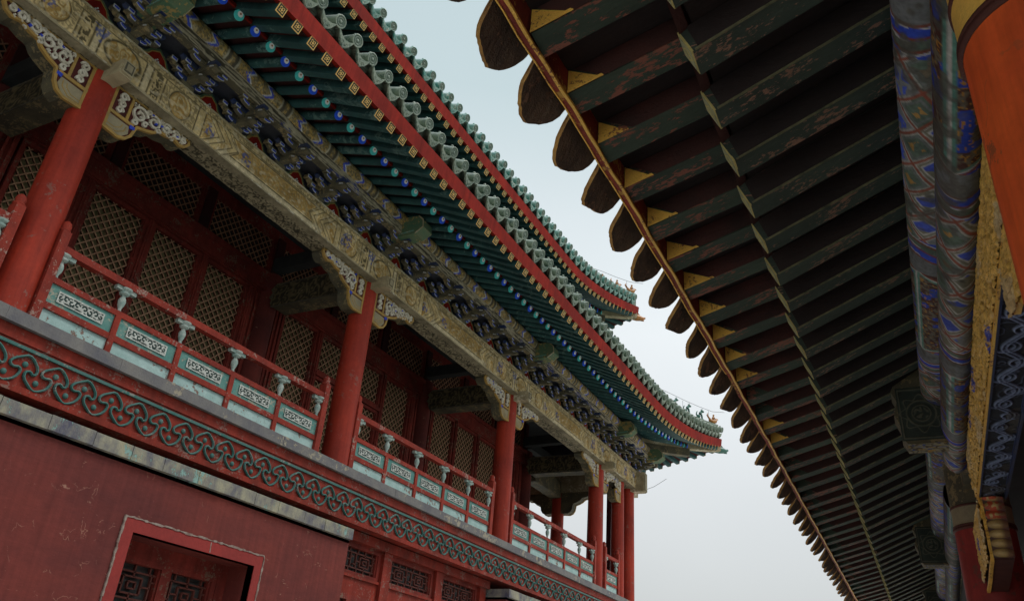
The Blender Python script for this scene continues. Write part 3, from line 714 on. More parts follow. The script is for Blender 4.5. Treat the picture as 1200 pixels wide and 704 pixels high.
# --- sparrow braces under the beam beside each column
def spiral(cx, cy, r, turns=1.4, a0=0, sg=1, n=26):
    return [(cx + r * (1 - i / n * .82) * math.cos(a0 + sg * i / n * turns * 6.283), cy + r * (1 - i / n * .82) * math.sin(a0 + sg * i / n * turns * 6.283)) for i in range(n + 1)]
def brace_prof(L):
    return [(0, 0), (L, 0), (L + .02, -.06), (L - .03, -.13), (L - .10, -.16), (L - .20, -.13), (L - .32, -.17), (L - .42, -.18), (L - .48, -.25), (L - .58, -.30), (.42, -.34), (.40, -.42),
            (.385, -.50), (.33, -.58), (.24, -.62), (.0, -.60)]
def brace(side, a, sgn, L=1.12):
    """sgn +1 reaches away from the corner"""
    base = T(side, a, 0, 6.39)
    U_ = (T(side, 1, 0, 0) - T(side, 0, 0, 0)) * sgn; N_ = T(side, 0, 1, 0) - T(side, 0, 0, 0)
    F = (T(side, a, 0, 6.392) + U_ * .12, U_, Vector((0, 0, 1)), N_)
    pr = brace_prof(L)
    b = MB().mat('dark'); b.prism(pr, F, -.11, .11)
    b.mat('maroon'); b.prism([(p[0] * .985 + .005, p[1] * .96 - .006) for p in pr], F, .11, .118)
    b.mat('brace'); b.ribbon([(p[0], p[1] + .002) for p in pr[1:]], F, .035, .095, .135); b.ribbon([(0.0, -.014), (L, -.014)], F, .026, .1, .135)
    b.ribbon([(.03, 0), (.03, -.58)], F, .06, .1, .131); b.ribbon([(.27, 0), (.27, -.36)], F, .035, .1, .133); b.ribbon([(.02, -.36), (.38, -.36)], F, .04, .1, .134)
    ob = b.build('sparrow_brace', PAV, base)
    c = MB().mat('pale'); rn2 = random.Random(int(a * 10) + side + (5 if sgn > 0 else 0))
    for (cx, cy, r, t, a0, s) in ((.40, -.17, .115, 1.5, 0, 1), (.60, -.13, .095, 1.4, 2.5, -1), (.78, -.09, .075, 1.4, .5, 1), (.93, -.075, .062, 1.3, 3.4, -1), (1.05, -.07, .045, 1.3, 1.2, 1),
                                 (.36, -.30, .045, 1.1, 2, -1), (.50, -.245, .04, 1.0, 1, 1), (.50, -.06, .035, 1, 0, 1), (.69, -.035, .025, 1, 0, -1), (.68, -.2, .035, 1, 0, 1),
                                 (.15, -.10, .055, 1.3, 0, 1), (.15, -.20, .05, 1.3, 3, -1), (.15, -.29, .045, 1.2, 0, 1)):
        c.ribbon(spiral(cx * L / 1.12, cy, r, t, a0 + rn2.uniform(-.4, .4), s), F, .027, .118, .148)
    for _ in range(44):
        x = rn2.uniform(.3, L - .06); yb = -.30 + .2 * (x - .3); y = rn2.uniform(yb, -.03); an = rn2.uniform(0, 3)
        c.ribbon([(x, y), (x + .03 * math.cos(an), y + .03 * math.sin(an)), (x + .045 * math.cos(an + .7), y + .045 * math.sin(an + .7))], F, .018, .118, .140)
    c.mat('blue')
    for _ in range(4):
        x = rn2.uniform(.3, L - .1); y = rn2.uniform(-.2, -.05) * (1 - .4 * x); c.ribbon([(x, y), (x + .03, y + .01)], F, .022, .118, .150)
    c.build('scroll_carving', ob)
    d = MB().mat('khakiband')                                      # stepped corbel below
    d.prism([(0, -.40), (.33, -.40), (.35, -.50), (.28, -.58), (.2, -.60), (0, -.60)], F, .118, .124)
    d.mat('brace'); d.ribbon([(.02, -.57), (.2, -.57), (.29, -.5), (.30, -.43)], F, .010, .124, .128); d.ribbon([(.02, -.53), (.17, -.53), (.24, -.48), (.25, -.43)], F, .008, .124, .127); d.mat('blue'); d.prism([(.33, -.37), (.40, -.37), (.40, -.41), (.34, -.42)], F, .12, .137)
    d.build('corbel', ob)
for a in COLS[2:]:
    brace(0, a, 1, 1.12); brace(0, a, -1, 1.12 if a > 3 else .95)
brace(0, .8, 1, .5)
for a in SIDEC: brace(1, a, 1); brace(1, a, -1)

# --- bracket sets
def outlined(mb, side, a, w, o, z, h, key='blue'):
    mb.mat('edge'); fb(mb, side, a - w, a + w, o, o + .006, z, z + h); mb.mat(key); fb(mb, side, a - w + .014, a + w - .014, o + .006, o + .012, z + .014, z + h - .014)
def arm(mb, side, a, half, o, z, h, d, key='dark'):
    F = fr(side, a, o, z)
    pr = [(-half, h), (-half, h * .6), (-half * .86, h * .22), (-half * .62, 0), (half * .62, 0), (half * .86, h * .22), (half, h * .6), (half, h)]
    mb.mat(key); mb.prism(pr, F, -d, d)
    for s_ in ((1, -1) if half < .28 else ()):                  # painted tongue on the cheek and underside of each end
        mb.mat('edge'); mb.ribbon([(s_ * half * .98, h * .55), (s_ * half * .84, h * .26), (s_ * half * .55, .006)], F, .034, d, d + .004)
        mb.mat('blue'); mb.ribbon([(s_ * half * .95, h * .56), (s_ * half * .83, h * .30), (s_ * half * .58, .010)], F, .020, d + .004, d + .007)
def bracket_set(side, a):
    b = MB().mat('dark'); z = 6.93
    fb(b, side, a - .10, a + .10, .10, .30, z, z + .05); fb(b, side, a - .075, a + .075, .12, .27, z + .05, z + .07)
    arm(b, side, a, .19, .27, z + .05, .065, .035, 'bluedk'); arm(b, side, a, .31, .28, z + .125, .06, .03)
    arm(b, side, a, .20, .42, z + .115, .06, .035); arm(b, side, a, .30, .43, z + .185, .06, .03, 'bluedk')
    arm(b, side, a, .26, .57, z + .19, .06, .035)
    for (q, o, zz) in ((-.19, .30, .110), (.19, .30, .110), (-.30, .31, .185), (.30, .31, .185), (-.20, .45, .175), (.20, .45, .175), (-.25, .61, .245), (.25, .61, .245), (0, .62, .245)):
        b.mat('dark'); fb(b, side, a + q - .045, a + q + .045, o - .08, o + .005, z + zz, z + zz + .05); outlined(b, side, a + q, .045, o + .005, z + zz + .002, .05)
    D0 = T(side, 0, 1, 0) - T(side, 0, 0, 0); A0 = T(side, 1, 0, 0) - T(side, 0, 0, 0)
    F = (T(side, a, 0, z), D0, Vector((0, 0, 1)), A0)
    for (pr, key, w) in (([(.1, .05), (.44, .05), (.55, .02), (.62, .035), (.60, .08), (.50, .12), (.1, .13)], 'dark', .045), ([(.1, .135), (.60, .135), (.72, .105), (.80, .12), (.78, .17), (.66, .20), (.1, .20)], 'dark', .045),
                         ([(.2, .205), (.68, .20), (.78, .22), (.76, .26), (.2, .27)], 'bluedk', .04)):
        b.mat(key); b.prism(pr, F, -w, w)
    b.mat('edge'); b.prism([(.52, .075), (.60, .05), (.58, .075), (.52, .10)], F, .045, .049); b.prism([(.68, .155), (.77, .135), (.75, .16), (.68, .18)], F, .045, .049)
    b.mat('khakiband'); b.prism([(.60, .14), (.70, .118), (.79, .125), (.77, .165), (.68, .19), (.60, .19)], F, -.049, -.045)
    return b.build('bracket_set', PAV, T(side, a, .2, z))
def infill(side, a0, a1):
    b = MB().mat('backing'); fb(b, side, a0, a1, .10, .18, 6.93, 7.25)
    c = (a0 + a1) / 2; F = fr(side, c, .18, 6.935)
    sh = lambda k: [(-.30 * k, .0), (-.27 * k, .07 * k), (-.17 * k, .11 * k), (-.12 * k, .20 * k), (0, .28 * k), (.12 * k, .20 * k), (.17 * k, .11 * k), (.27 * k, .07 * k), (.30 * k, .0)]
    b.mat('greenbeam'); b.prism(sh(1.0), F, 0, .012); b.mat('brace'); b.prism(sh(.86), F, .012, .016); b.mat('redfascia'); b.prism(sh(.78), F, .016, .022)
    b.mat('edge')
    for (x, y) in ((-.06, .04), (.06, .04), (0, .05), (0, .10), (-.02, .075), (.02, .075)):
        p = T(side, c + x, .205, 6.935 + y); b.ball(p, .013, 6, 4)
    return b.build('bracket_infill', PAV, T(side, c, .2, 6.93))
def brackets(side, a0, a1, n):
    L = (a1 - a0) / n
    for i in range(n):
        if i > 0 or a0 > 0: bracket_set(side, a0 + i * L)
        infill(side, a0 + i * L, a0 + (i + 1) * L)
brackets(0, 0, 2.4, 3)
for i in range(2, 6): brackets(0, COLS[i], COLS[i + 1], 6)
brackets(1, 0, 2.2, 3); brackets(1, 2.2, 6.4, 5); brackets(1, 6.4, 10.6, 5)
bracket_set(0, 0); bracket_set(1, .01)

# --- eave purlin (round, gold ground, cobalt tongues) on its worn flat batten
def purl_fn(u, v):
    n = vnoise(u * 16, v * 16, 5); n2 = vnoise(u * 45, v * 45, 6)
    c = np.zeros(u.shape + (3,)) + np.array((.34, .28, .16)); l = lines(u, v, 15, 3, 71, .17)
    c = mixc(c, (.52, .33, .08), l * .8); c = mixc(c, (.10, .085, .05), lines(u, v, 21, 2.6, 75, .10) * .7); c = c * (.65 + .6 * n[..., None]); c = mixc(c, (.10, .09, .06), (n2 > .68) * .7)
    P_ = 1.04; t = (u / P_) % 1.0; q = np.abs(t - .5) * P_
    zig = .12 + .10 * np.abs(((v / .16) % 1) * 2 - 1)
    d = q - zig; c = mixc(c, (.62, .64, .64), ln(d, .018)); m_ = (d > .005) & (d < .06) & (n2 > .25); c = mixc(c, (.035, .075, .55), m_ * .95)
    d2 = q - .46; c = mixc(c, (.08, .07, .05), ln(d2, .03)); c = mixc(c, (.40, .38, .30), ln(d2 + .04, .012))
    return c, l * .004, None
def batten_fn(u, v):
    n = vnoise(u * 2.5, v * 60, 15); n2 = vnoise(u * 12, v * 120, 16)
    c = np.zeros(u.shape + (3,)) + np.array((.50, .43, .31)); c = mixc(c, (.10, .085, .06), sm(n * .6 + n2 * .4, .5, .58))
    c = mixc(c, (.035, .06, .28), (vnoise(u * 2, v * 3, 18) > .8) * (n2 > .5) * .8); return c, -.004 * (n > .55), None
def purlin(side, a0, a1, fine):
    base = T(side, (a0 + a1) / 2, .6, 7.2)
    b = MB().mat('dark'); fb(b, side, a0, a1, .53, .655, 7.205, 7.40); b.smooth = True
    p, q = T(side, a0, .6, 7.50), T(side, a1, .6, 7.50); b.tube([p, q], .118, 20)
    ob = b.build('eave_purlin', PAV, base)
    st = .014 if fine else .04; L = a1 - a0
    O = np.array(T(side, a0, .6, 7.50)); U_ = np.array(T(side, 1, 0, 0) - T(side, 0, 0, 0)); N_ = np.array(T(side, 0, 1, 0) - T(side, 0, 0, 0)); r = .125; Z = np.array((0, 0, 1.))
    def pos(u, v):
        t = v / r - 1.75; return O + u[..., None] * U_ + r * (np.cos(t)[..., None] * N_ + np.sin(t)[..., None] * Z)
    def nr(u, v):
        t = v / r - 1.75; return np.cos(t)[..., None] * N_ + np.sin(t)[..., None] * Z
    surf('painted_face', pos, nr, np.linspace(0, L, int(L / st)), np.linspace(0, r * 2.9, 28), purl_fn, ob)
    surf('painted_batten', planepos(T(side, a0, .66, 7.2), tuple(U_), (0, 0, 1)), const(tuple(N_)), np.linspace(0, L, int(L / st)), np.linspace(0, .185, 14), batten_fn, ob)
purlin(0, -.7, 12.7, True); purlin(0, 12.7, 20, True); purlin(0, 20, 26, False); purlin(1, -.7, 10.6, False)
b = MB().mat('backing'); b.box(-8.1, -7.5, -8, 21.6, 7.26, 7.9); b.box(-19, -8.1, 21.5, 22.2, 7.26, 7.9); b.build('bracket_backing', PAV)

# --- eaves ------------------------------------------------------------------
def gold_fret():
    b = MB()
    return b
def make_flying():                      # local: +X outward end at origin, runs to -X for .95
    b = MB().mat('rafter'); h = .061
    b.box(-.95, -.004, -h, h, -h, h)
    b.mat('goldsq'); b.box(-.004, .004, -h - .002, h + .002, -h - .002, h + .002)
    b.mat('inksq'); F = (Vector((.004, 0, 0)), Vector((0, 1, 0)), Vector((0, 0, 1)), Vector((1, 0, 0)))
    b.prism([(-.051, -.051), (.051, -.051), (.051, .051), (-.051, .051)], F, 0, .002)
    b.mat('goldsq'); w = .0095
    b.ribbon([(-.03, 0), (.03, 0)], F, w, .002, .004); b.ribbon([(0, -.03), (0, .03)], F, w, .002, .0045)
    b.ribbon([(-.03, .010), (-.03, .03), (-.010, .03)], F, w, .002, .004); b.ribbon([(.03, -.010), (.03, -.03), (.010, -.03)], F, w, .002, .004)
    b.ribbon([(.012, .03), (.03, .03), (.03, .010)], F, w, .002, .004); b.ribbon([(-.012, -.03), (-.03, -.03), (-.03, -.010)], F, w, .002, .004)
    return b
def make_round(key):
    b = MB().mat('rafter'); b.smooth = True; r = .064
    b.lathe([(r, -1.0), (r, 0)], (0, 0, 0), (1, 0, 0), 16)
    b.smooth = False; b.mat(key); b.lathe([(r + .003, -.02), (r + .003, .004), (0, .004)], (0, 0, 0), (1, 0, 0), 20)
    b.mat('dotwhite'); b.lathe([(.038, .004), (.038, .007), (0, .007)], (0, .002, .016), (1, 0, 0), 16)
    b.mat('dotrust'); b.lathe([(.013, .007), (.013, .009), (0, .009)], (0, .003, .022), (1, 0, 0), 10)
    return b
def make_cap(tk='tile'):
    b = MB().mat(tk); b.smooth = True; r = .088
    b.lathe([(r, -.30), (r, -.005)], (0, 0, 0), (1, 0, 0), 20); b.mat('tiledisc'); b.lathe([(r, -.005), (r * .96, .006), (r * .80, .006), (r * .76, -.003), (r * .66, -.003), (r * .62, .006), (r * .50, .006), (r * .46, -.002), (r * .3, -.002), (r * .26, .008), (0, .010)], (0, 0, 0), (1, 0, 0), 20)
    b.mat(tk); b.lathe([(r + .002, -.012), (r + .004, .004), (r * .9, .010), (r * .86, .004)], (0, 0, 0), (1, 0, 0), 20); b.ball((-.10, 0, r + .012), .028, 8, 6)
    return b
def make_drip(tk='tile'):
    b = MB().mat(tk); F = (Vector((0, 0, 0)), Vector((0, 1, 0)), Vector((0, 0, 1)), Vector((1, 0, .25)).normalized())
    pts = [(-.125, .06), (-.10, .0), (-.075, -.05), (-.05, -.075), (-.02, -.10), (0, -.115), (.02, -.10), (.05, -.075), (.075, -.05), (.10, .0), (.125, .06), (.06, .015), (0, 0), (-.06, .015)]
    b.prism(pts, F, -.010, .010)
    b.ribbon([(p[0] * .86, p[1] * .84) for p in pts[1:10]], F, .012, .010, .018); b.ribbon(spiral(.03, -.045, .022, 1.2), F, .009, .010, .017); b.ribbon(spiral(-.03, -.045, .022, 1.2, 3, -1), F, .009, .010, .017)
    for i in range(6):                    # trough of the pan tile behind it
        a0 = -.125 + i * .25 / 6; a1 = a0 + .25 / 6; z = lambda y: .06 * (abs(y) / .125) ** 2
        b.quadbox([(-.34, a0, z(a0) - .012), (.0, a0, z(a0) - .012), (.0, a1, z(a1) - .012), (-.34, a1, z(a1) - .012), (-.34, a0, z(a0)), (.0, a0, z(a0)), (.0, a1, z(a1)), (-.34, a1, z(a1))])
    return b
ME = dict(fly=make_flying().mesh('flying_rafter'), blue=make_round('bluedot').mesh('round_rafter'), teal=make_round('tealdot').mesh('round_rafter'), cap=make_cap().mesh('tile_cap'), drip=make_drip().mesh('drip_tile'), cap2=make_cap('tiletop').mesh('tile_cap'), drip2=make_drip('tiletop').mesh('drip_tile'))
def orient(dirv, side_hint=None):
    x = Vector(dirv).normalized(); z = Vector((0, 0, 1)); y = z.cross(x).normalized(); z = x.cross(y)
    return Matrix((x, y, z)).transposed().to_quaternion()
def place(me, name, parent, p, q, sc=1.0, stuffacc=None):
    if stuffacc is not None:
        mt = Matrix.Translation(p) @ q.to_matrix().to_4x4() @ Matrix.Scale(sc, 4); stuffacc.append((me, mt)); return None
    o = link(name, me, parent, p); o.rotation_mode = 'QUATERNION'; o.rotation_quaternion = q; o.scale = (sc, sc, sc); return o
def flush(acc, name, parent, label=None):
    if not acc: return
    vs, fs, mi, smo, mats = [], [], [], [], []
    for me, mt in acc:
        b0 = len(vs); vs += [tuple(mt @ v.co - BASE[parent]) for v in me.vertices]
        idx = []
        for x in me.materials:
            if x not in mats: mats.append(x)
            idx.append(mats.index(x))
        for p in me.polygons:
            fs.append([b0 + i for i in p.vertices]); mi.append(idx[p.material_index]); smo.append(p.use_smooth)
    me = bpy.data.meshes.new(name); me.from_pydata(vs, [], fs)
    for x in mats: me.materials.append(x)
    me.polygons.foreach_set('material_index', mi); me.polygons.foreach_set('use_smooth', smo)
    o = link(name, me, parent, BASE[parent]); o['kind'] = 'stuff'
    return o

def beast_mesh():
    b = MB().mat('beast'); b.smooth = True
    b.box(-.09, .09, -.035, .035, 0, .03)
    b.tube([(-.06, 0, .03), (-.05, 0, .10), (-.01, 0, .17), (.02, 0, .23)], [.05, .055, .045, .032], 8)
    b.tube([(.02, 0, .22), (.045, 0, .255), (.10, 0, .245)], [.035, .042, .02], 8)
    b.tube([(.03, .015, .16), (.055, .018, .08), (.06, .02, .02)], [.02, .014, .014], 6); b.tube([(.03, -.015, .16), (.055, -.018, .08), (.06, -.02, .02)], [.02, .014, .014], 6)
    b.tube([(-.07, 0, .06), (-.12, 0, .12), (-.11, 0, .2), (-.08, 0, .23)], [.02, .018, .014, .006], 6)
    b.tube([(.035, .02, .27), (.02, .03, .32)], [.014, .004], 5); b.tube([(.035, -.02, .27), (.02, -.03, .32)], [.014, .004], 5)
    return b.mesh('ridge_beast')
def rider_mesh():
    b = MB().mat('amber'); b.smooth = True
    b.tube([(-.13, 0, .16), (-.08, 0, .09), (0, 0, .07), (.07, 0, .10), (.11, 0, .18), (.15, 0, .17)], [.02, .05, .06, .05, .026, .008], 8)
    b.tube([(-.01, 0, .1), (0, 0, .18), (.0, 0, .235)], [.04, .042, .018], 8); b.ball((.003, 0, .262), .028, 8, 6)
    b.tube([(0, .04, .19), (.05, .035, .15)], .012, 6); b.tube([(0, -.04, .19), (.05, -.035, .15)], .012, 6)
    b.tube([(-.13, 0, .15), (-.19, 0, .22), (-.17, 0, .28)], [.025, .02, .008], 6); b.tube([(0, .02, .02), (0, .02, .08)], .014, 5); b.tube([(0, -.02, .02), (0, -.02, .08)], .014, 5)
    return b.mesh('ridge_rider')
MEB, MER = beast_mesh(), rider_mesh()

def eave(xe, yc, ze, A, L, ex, Bf, amax, aside, rs, ts, pad, i0, wallrun, limit_fly, limit_tile, label, hang, beasts, amber):
    """pad: phase so the rafters fall where they do in the photograph"""
    part_base = Vector((xe, (yc + yc - amax) / 2, ze))
    q = lambda a: min(1, max(0, 1 - a / L)) ** ex
    def E(side, a, o, z, s=0.0):         # o from the nominal eave line
        f = Bf * q(a) * max(0, 1 - s / 3); zz = z + A * q(a) * max(0, 1 - s / 3.6)
        return Vector((xe + o + f, yc - a, zz)) if side == 0 else Vector((xe - a, yc + o + f, zz))
    # boards and fascia swept along the curve
    def sweep(mb, key, side, amn, amx, sec, s=0):
        mb.mat(key); N = 90; b0 = len(mb.v); k = len(sec)
        for i in range(N + 1):
            t = i / N; a = amn + (amx - amn) * t ** 1.7
            for (o, z) in sec:
                p = E(side, max(a, -o) if a < 0.5 else a, o, ze + z, s); mb.v.append(tuple(p))
        for i in range(N):
            for j in range(k):
                mb.face([b0 + i * k + j, b0 + (i + 1) * k + j, b0 + (i + 1) * k + (j + 1) % k, b0 + i * k + (j + 1) % k])
        mb.face([b0 + j for j in range(k)]); mb.face([b0 + N * k + j for j in range(k)])
    mb = MB()
    for side, am in ((0, amax), (1, aside)):
        sweep(mb, 'redfascia', side, -Bf, am, [(-.03, .050), (.03, .047), (.055, .30), (.0, .32)])
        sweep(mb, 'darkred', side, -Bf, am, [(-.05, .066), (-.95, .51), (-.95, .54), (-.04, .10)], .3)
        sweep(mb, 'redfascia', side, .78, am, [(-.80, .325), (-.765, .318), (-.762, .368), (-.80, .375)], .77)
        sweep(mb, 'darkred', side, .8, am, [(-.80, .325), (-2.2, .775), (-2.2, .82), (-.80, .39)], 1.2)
    ob = mb.build('eave', PAV, part_base); ob['label'] = label
    def fan(side, a, z0, o0, ln_, slope, sset):
        s0 = -o0; piv = 2.5
        p = E(side, a, o0, z0, sset)
        if a >= piv: d = (0, -1)
        else:
            dx, dy = piv - a, -piv - o0; n_ = math.hypot(dx, dy); d = (dx / n_, dy / n_)
        pin = E(side, a + d[0] * ln_, o0 + d[1] * ln_, z0 + slope * ln_, sset + ln_)
        return p, (p - pin)
    accf, accr = [], []; nfl = 0
    # front
    k = 0
    Y = pad
    ys = []
    while Y > yc - amax: ys.append(Y); Y -= rs
    Y = pad + rs
    while Y < yc + Bf - .25: ys.append(Y); Y += rs
    ys.sort()
    for j, Y in enumerate(ys):
        a = yc - Y
        p, d = fan(0, a, ze, 0.0, .9, .49, 0)
        dense = Y < limit_fly
        place(ME['fly'], 'flying_rafter', ob, p, orient(d), 1.0, None if dense else accf)
        p, d = fan(0, a, ze + .238, -.740, .9, .34, .74)
        if a > .75: place(ME['blue' if (round((Y - pad) / rs) % 2) else 'teal'], 'round_rafter', ob, p, orient(d), 1.0, None if (dense and hang) else accr)
    a = .12
    while a < aside:
        p, d = fan(1, a, ze, 0.0, .9, .49, 0); place(ME['fly'], 'flying_rafter', ob, p, orient(d), 1.0, accf)
        p, d = fan(1, a, ze + .238, -.740, .9, .34, .74)
        if a > .75: place(ME['blue' if int(a / rs) % 2 else 'teal'], 'round_rafter', ob, p, orient(d), 1.0, accr)
        a += rs
    flush(accf, 'flying_rafter', ob); flush(accr, 'round_rafter', ob)
    # tiles: caps and drips along the edge, rows climbing the roof
    acct, accd = [], []
    tz = .58
    Y = i0; ys = []
    while Y > yc - amax: ys.append(Y); Y -= ts
    Y = i0 + ts
    while Y < yc + Bf - .15: ys.append(Y); Y += ts
    roof = MB().mat('rooftile'); roof.smooth = True
    def rp(side, t, s):                  # roof surface, s inward, a = s+t
        a = s + t; return E(side, a, -s, ze + .45 + .42 * s + .035 * s * s, s)
    S = [0.02, .4, .8, 1.3, 1.9, 2.5, 3.1][: 7 if wallrun > 3 else 6]
    for side, am in ((0, amax), (1, aside)):
        Tn = 60; b0 = len(roof.v)
        for i in range(Tn + 1):
            t = (am) * (i / Tn) ** 1.6 - (Bf if i == 0 else 0) * 0
            for s in S: roof.v.append(tuple(rp(side, t, s)))
        n = len(S)
        for i in range(Tn):
            for j in range(n - 1): roof.face([b0 + i * n + j, b0 + (i + 1) * n + j, b0 + (i + 1) * n + j + 1, b0 + i * n + j + 1])
    for side, arr in ((0, [yc - y for y in ys]), (1, [Bf * -1 + .25 + i * ts for i in range(int(aside / ts))])):
        for a in arr:
            if a > -Bf + .05:
                out_ = (T(side, 0, 1, 0) - T(side, 0, 0, 0))
                p0 = E(side, a + rn.uniform(-.008, .008), .10 + rn.uniform(-.01, .01), ze + tz, 0); d = out_ + Vector((rn.uniform(-.05, .05), rn.uniform(-.05, .05), -.40 + rn.uniform(-.07, .07)))
                acc = None if (side == 0 and yc - a < limit_tile) else acct
                place(ME['cap' if hang else 'cap2'], 'tile_cap', ob, p0, orient(d), 1, acc)
                p1 = E(side, a + ts / 2, .07, ze + tz - .145, 0)
                place(ME['drip' if hang else 'drip2'], 'drip_tile', ob, p1, orient(d), 1.12, None if acc is None else accd)
            path_ = [rp(side, a - s, s) + Vector((0, 0, .03)) for s in S if a - s > -.02]
            if len(path_) > 1: roof.tube(path_, .085, 8)
    flush(acct, 'tile_cap', ob); flush(accd, 'drip_tile', ob)
    roof.build('roof_slope', ob)
    # corner beam under the hip with a beast head on its end
    cb = MB().mat('tan'); D = Vector((1, 1, 0)).normalized(); Sd = Vector((1, -1, 0)).normalized()
    def C(s, z): return E(0, s, -s, ze + z, s * .7) if s > 0 else E(0, 0, 0, ze + z, 0) + Vector((1, 1, 0)) * (-s) + Vector((0, Bf, 0))
    for (w, z0, z1, s0, s1, key) in ((.09, -.10, .06, 0.02, 2.4, 'tan'), (.10, -.32, -.11, .75, 2.4, 'dark')):
        cb.mat(key); n = 8
        for i in range(n):
            a, c = s0 + (s1 - s0) * i / n, s0 + (s1 - s0) * (i + 1) / n
            r = .10 * 1; za = .30 * a * .9; zc = .30 * c * .9
            P = [C(a, z0 + za) - Sd * w, C(a, z0 + za) + Sd * w, C(c, z0 + zc) + Sd * w, C(c, z0 + zc) - Sd * w, C(a, z1 + za) - Sd * w, C(a, z1 + za) + Sd * w, C(c, z1 + zc) + Sd * w, C(c, z1 + zc) - Sd * w]
            cb.quadbox(P)
    cb.build('corner_beam', ob)
    hb = MB().mat('amber' if amber else 'beast'); hb.smooth = True; tip = C(0.0, -.02)
    hb.tube([tip - D * .22, tip - D * .05, tip + D * .06, tip + D * .16, tip + D * .24 + Vector((0, 0, .04))], [.10, .11, .09, .06, .03], 10)
    hb.tube([tip + D * .05 + Vector((0, 0, .07)), tip + D * .0 + Vector((0, 0, .17))], [.035, .008], 6); hb.tube([tip + D * .1 + Vector((0, 0, -.05)), tip + D * .2 + Vector((0, 0, -.07))], [.04, .015], 6)
    hb.build('beast_head', ob)
    # hip ridge and its procession
    hr = MB()
    def Hh(s, dz): return rp(0, 0, max(s, 0)) + Vector((1, 1, 0)) * (-min(s, 0)) + Vector((0, 0, dz + .03 + .33 * min(s, 1.25)))
    for (w, z0, z1, key) in ((.10, -.42, .07, 'tile'), (.075, .07, .12, 'white'), (.065, .12, .19, 'ridge'), (.085, .19, .235, 'tile')):
        hr.mat(key); n = 10
        for i in range(n):
            a, c = .05 + 2.9 * i / n, .05 + 2.9 * (i + 1) / n
            P = [Hh(a, z0) - Sd * w, Hh(a, z0) + Sd * w, Hh(c, z0) + Sd * w, Hh(c, z0) - Sd * w, Hh(a, z1) - Sd * w, Hh(a, z1) + Sd * w, Hh(c, z1) + Sd * w, Hh(c, z1) - Sd * w]; hr.quadbox(P)
    hro = hr.build('hip_ridge', ob)
    qd = orient((1, 1, -.15)); tops = []
    for i in range(beasts + 1):
        s = .14 + i * (.30 if hang else .34)
        p = Hh(s, .235); o = place(MER if i == 0 else MEB if not amber else MER, 'ridge_rider' if i == 0 else 'ridge_beast', ob, p, qd, 1.15); tops.append(p + Vector((0, 0, .42)))
    wv = MB().mat('wire'); wv.tube([tops[0] + Vector((.3, .3, .05))] + tops + [tops[-1] + Vector((-.6, -.6, .1)), Hh(2.9, .3)], .006, 5)
    for t_ in tops[::2]: wv.tube([t_ + Vector((-.1, -.1, -.4)), t_ + Vector((-.1, -.1, .0))], .005, 5)
    wv.build('bird_wire', ob)
    return ob
E1 = eave(-5.9, 23.9, 7.18, .95, 5.8, 1.7, .12, 24, 9, .278, .352, 4.40, 4.86, 4, 24.5, 30, 'lower tiled eave with blue and teal rafter ends', True, 5, False)
E2 = eave(-7.6, 21.1, 10.60, 1.05, 4.6, 1.5, .12, 19, 8, .278, .336, 6.80, 7.33, 3, 10.8, 14, 'upper tiled eave', False, 2, True)
b = MB().mat('darkred'); b.box(-20, -9.3, -8, 19.4, 8.2, 11.3); b.build('upper_storey_wall', PAV)
b = MB().mat('rooftile'); P = [(-20, -8, 11.2), (-10.4, -8, 12.4), (-10.4, 18.3, 12.4), (-20, 18.3, 11.2), (-15.5, -8, 14.6), (-15.3, -8, 14.6), (-15.3, 15, 14.6), (-15.5, 15, 14.6)]
b.quadbox(P); b.build('main_roof', PAV)
b = MB().mat('darkred'); b.box(-20.3, -20, -8, 21.8, -EYE, 11.2); b.build('back_wall', PAV)
b = MB().mat('wire'); b.tube([Vector((-7.75, 21.95, 6.35)), Vector((-7.45, 22.5, 6.65)), Vector((-7.2, 22.95, 7.0))], .006, 5); b.build('cable', PAV)

# ================================================================== the hall on the right, overhead
HR = MathRot = R(1.92)
hl = Vector((-math.sin(HR), math.cos(HR), 0)); hp = Vector((math.cos(HR), math.sin(HR), 0))
HALL = bpy.data.objects.new('eaves_hall', None); COL.objects.link(HALL)
BASE[HALL] = Vector((.53, 8, -EYE))          # hall coordinates: x across, y along, z up
HALL.location = hp * .53 + hl * 8; HALL.rotation_euler = (0, 0, HR)
HALL['label'] = 'near hall whose peeling dark green rafters and painted beams hang overhead'; HALL['category'] = 'hall'
def flare(l): return .10 * math.exp(-max(l - .9, -.6) / 1.5)
RS = .333; rn = random.Random(5)
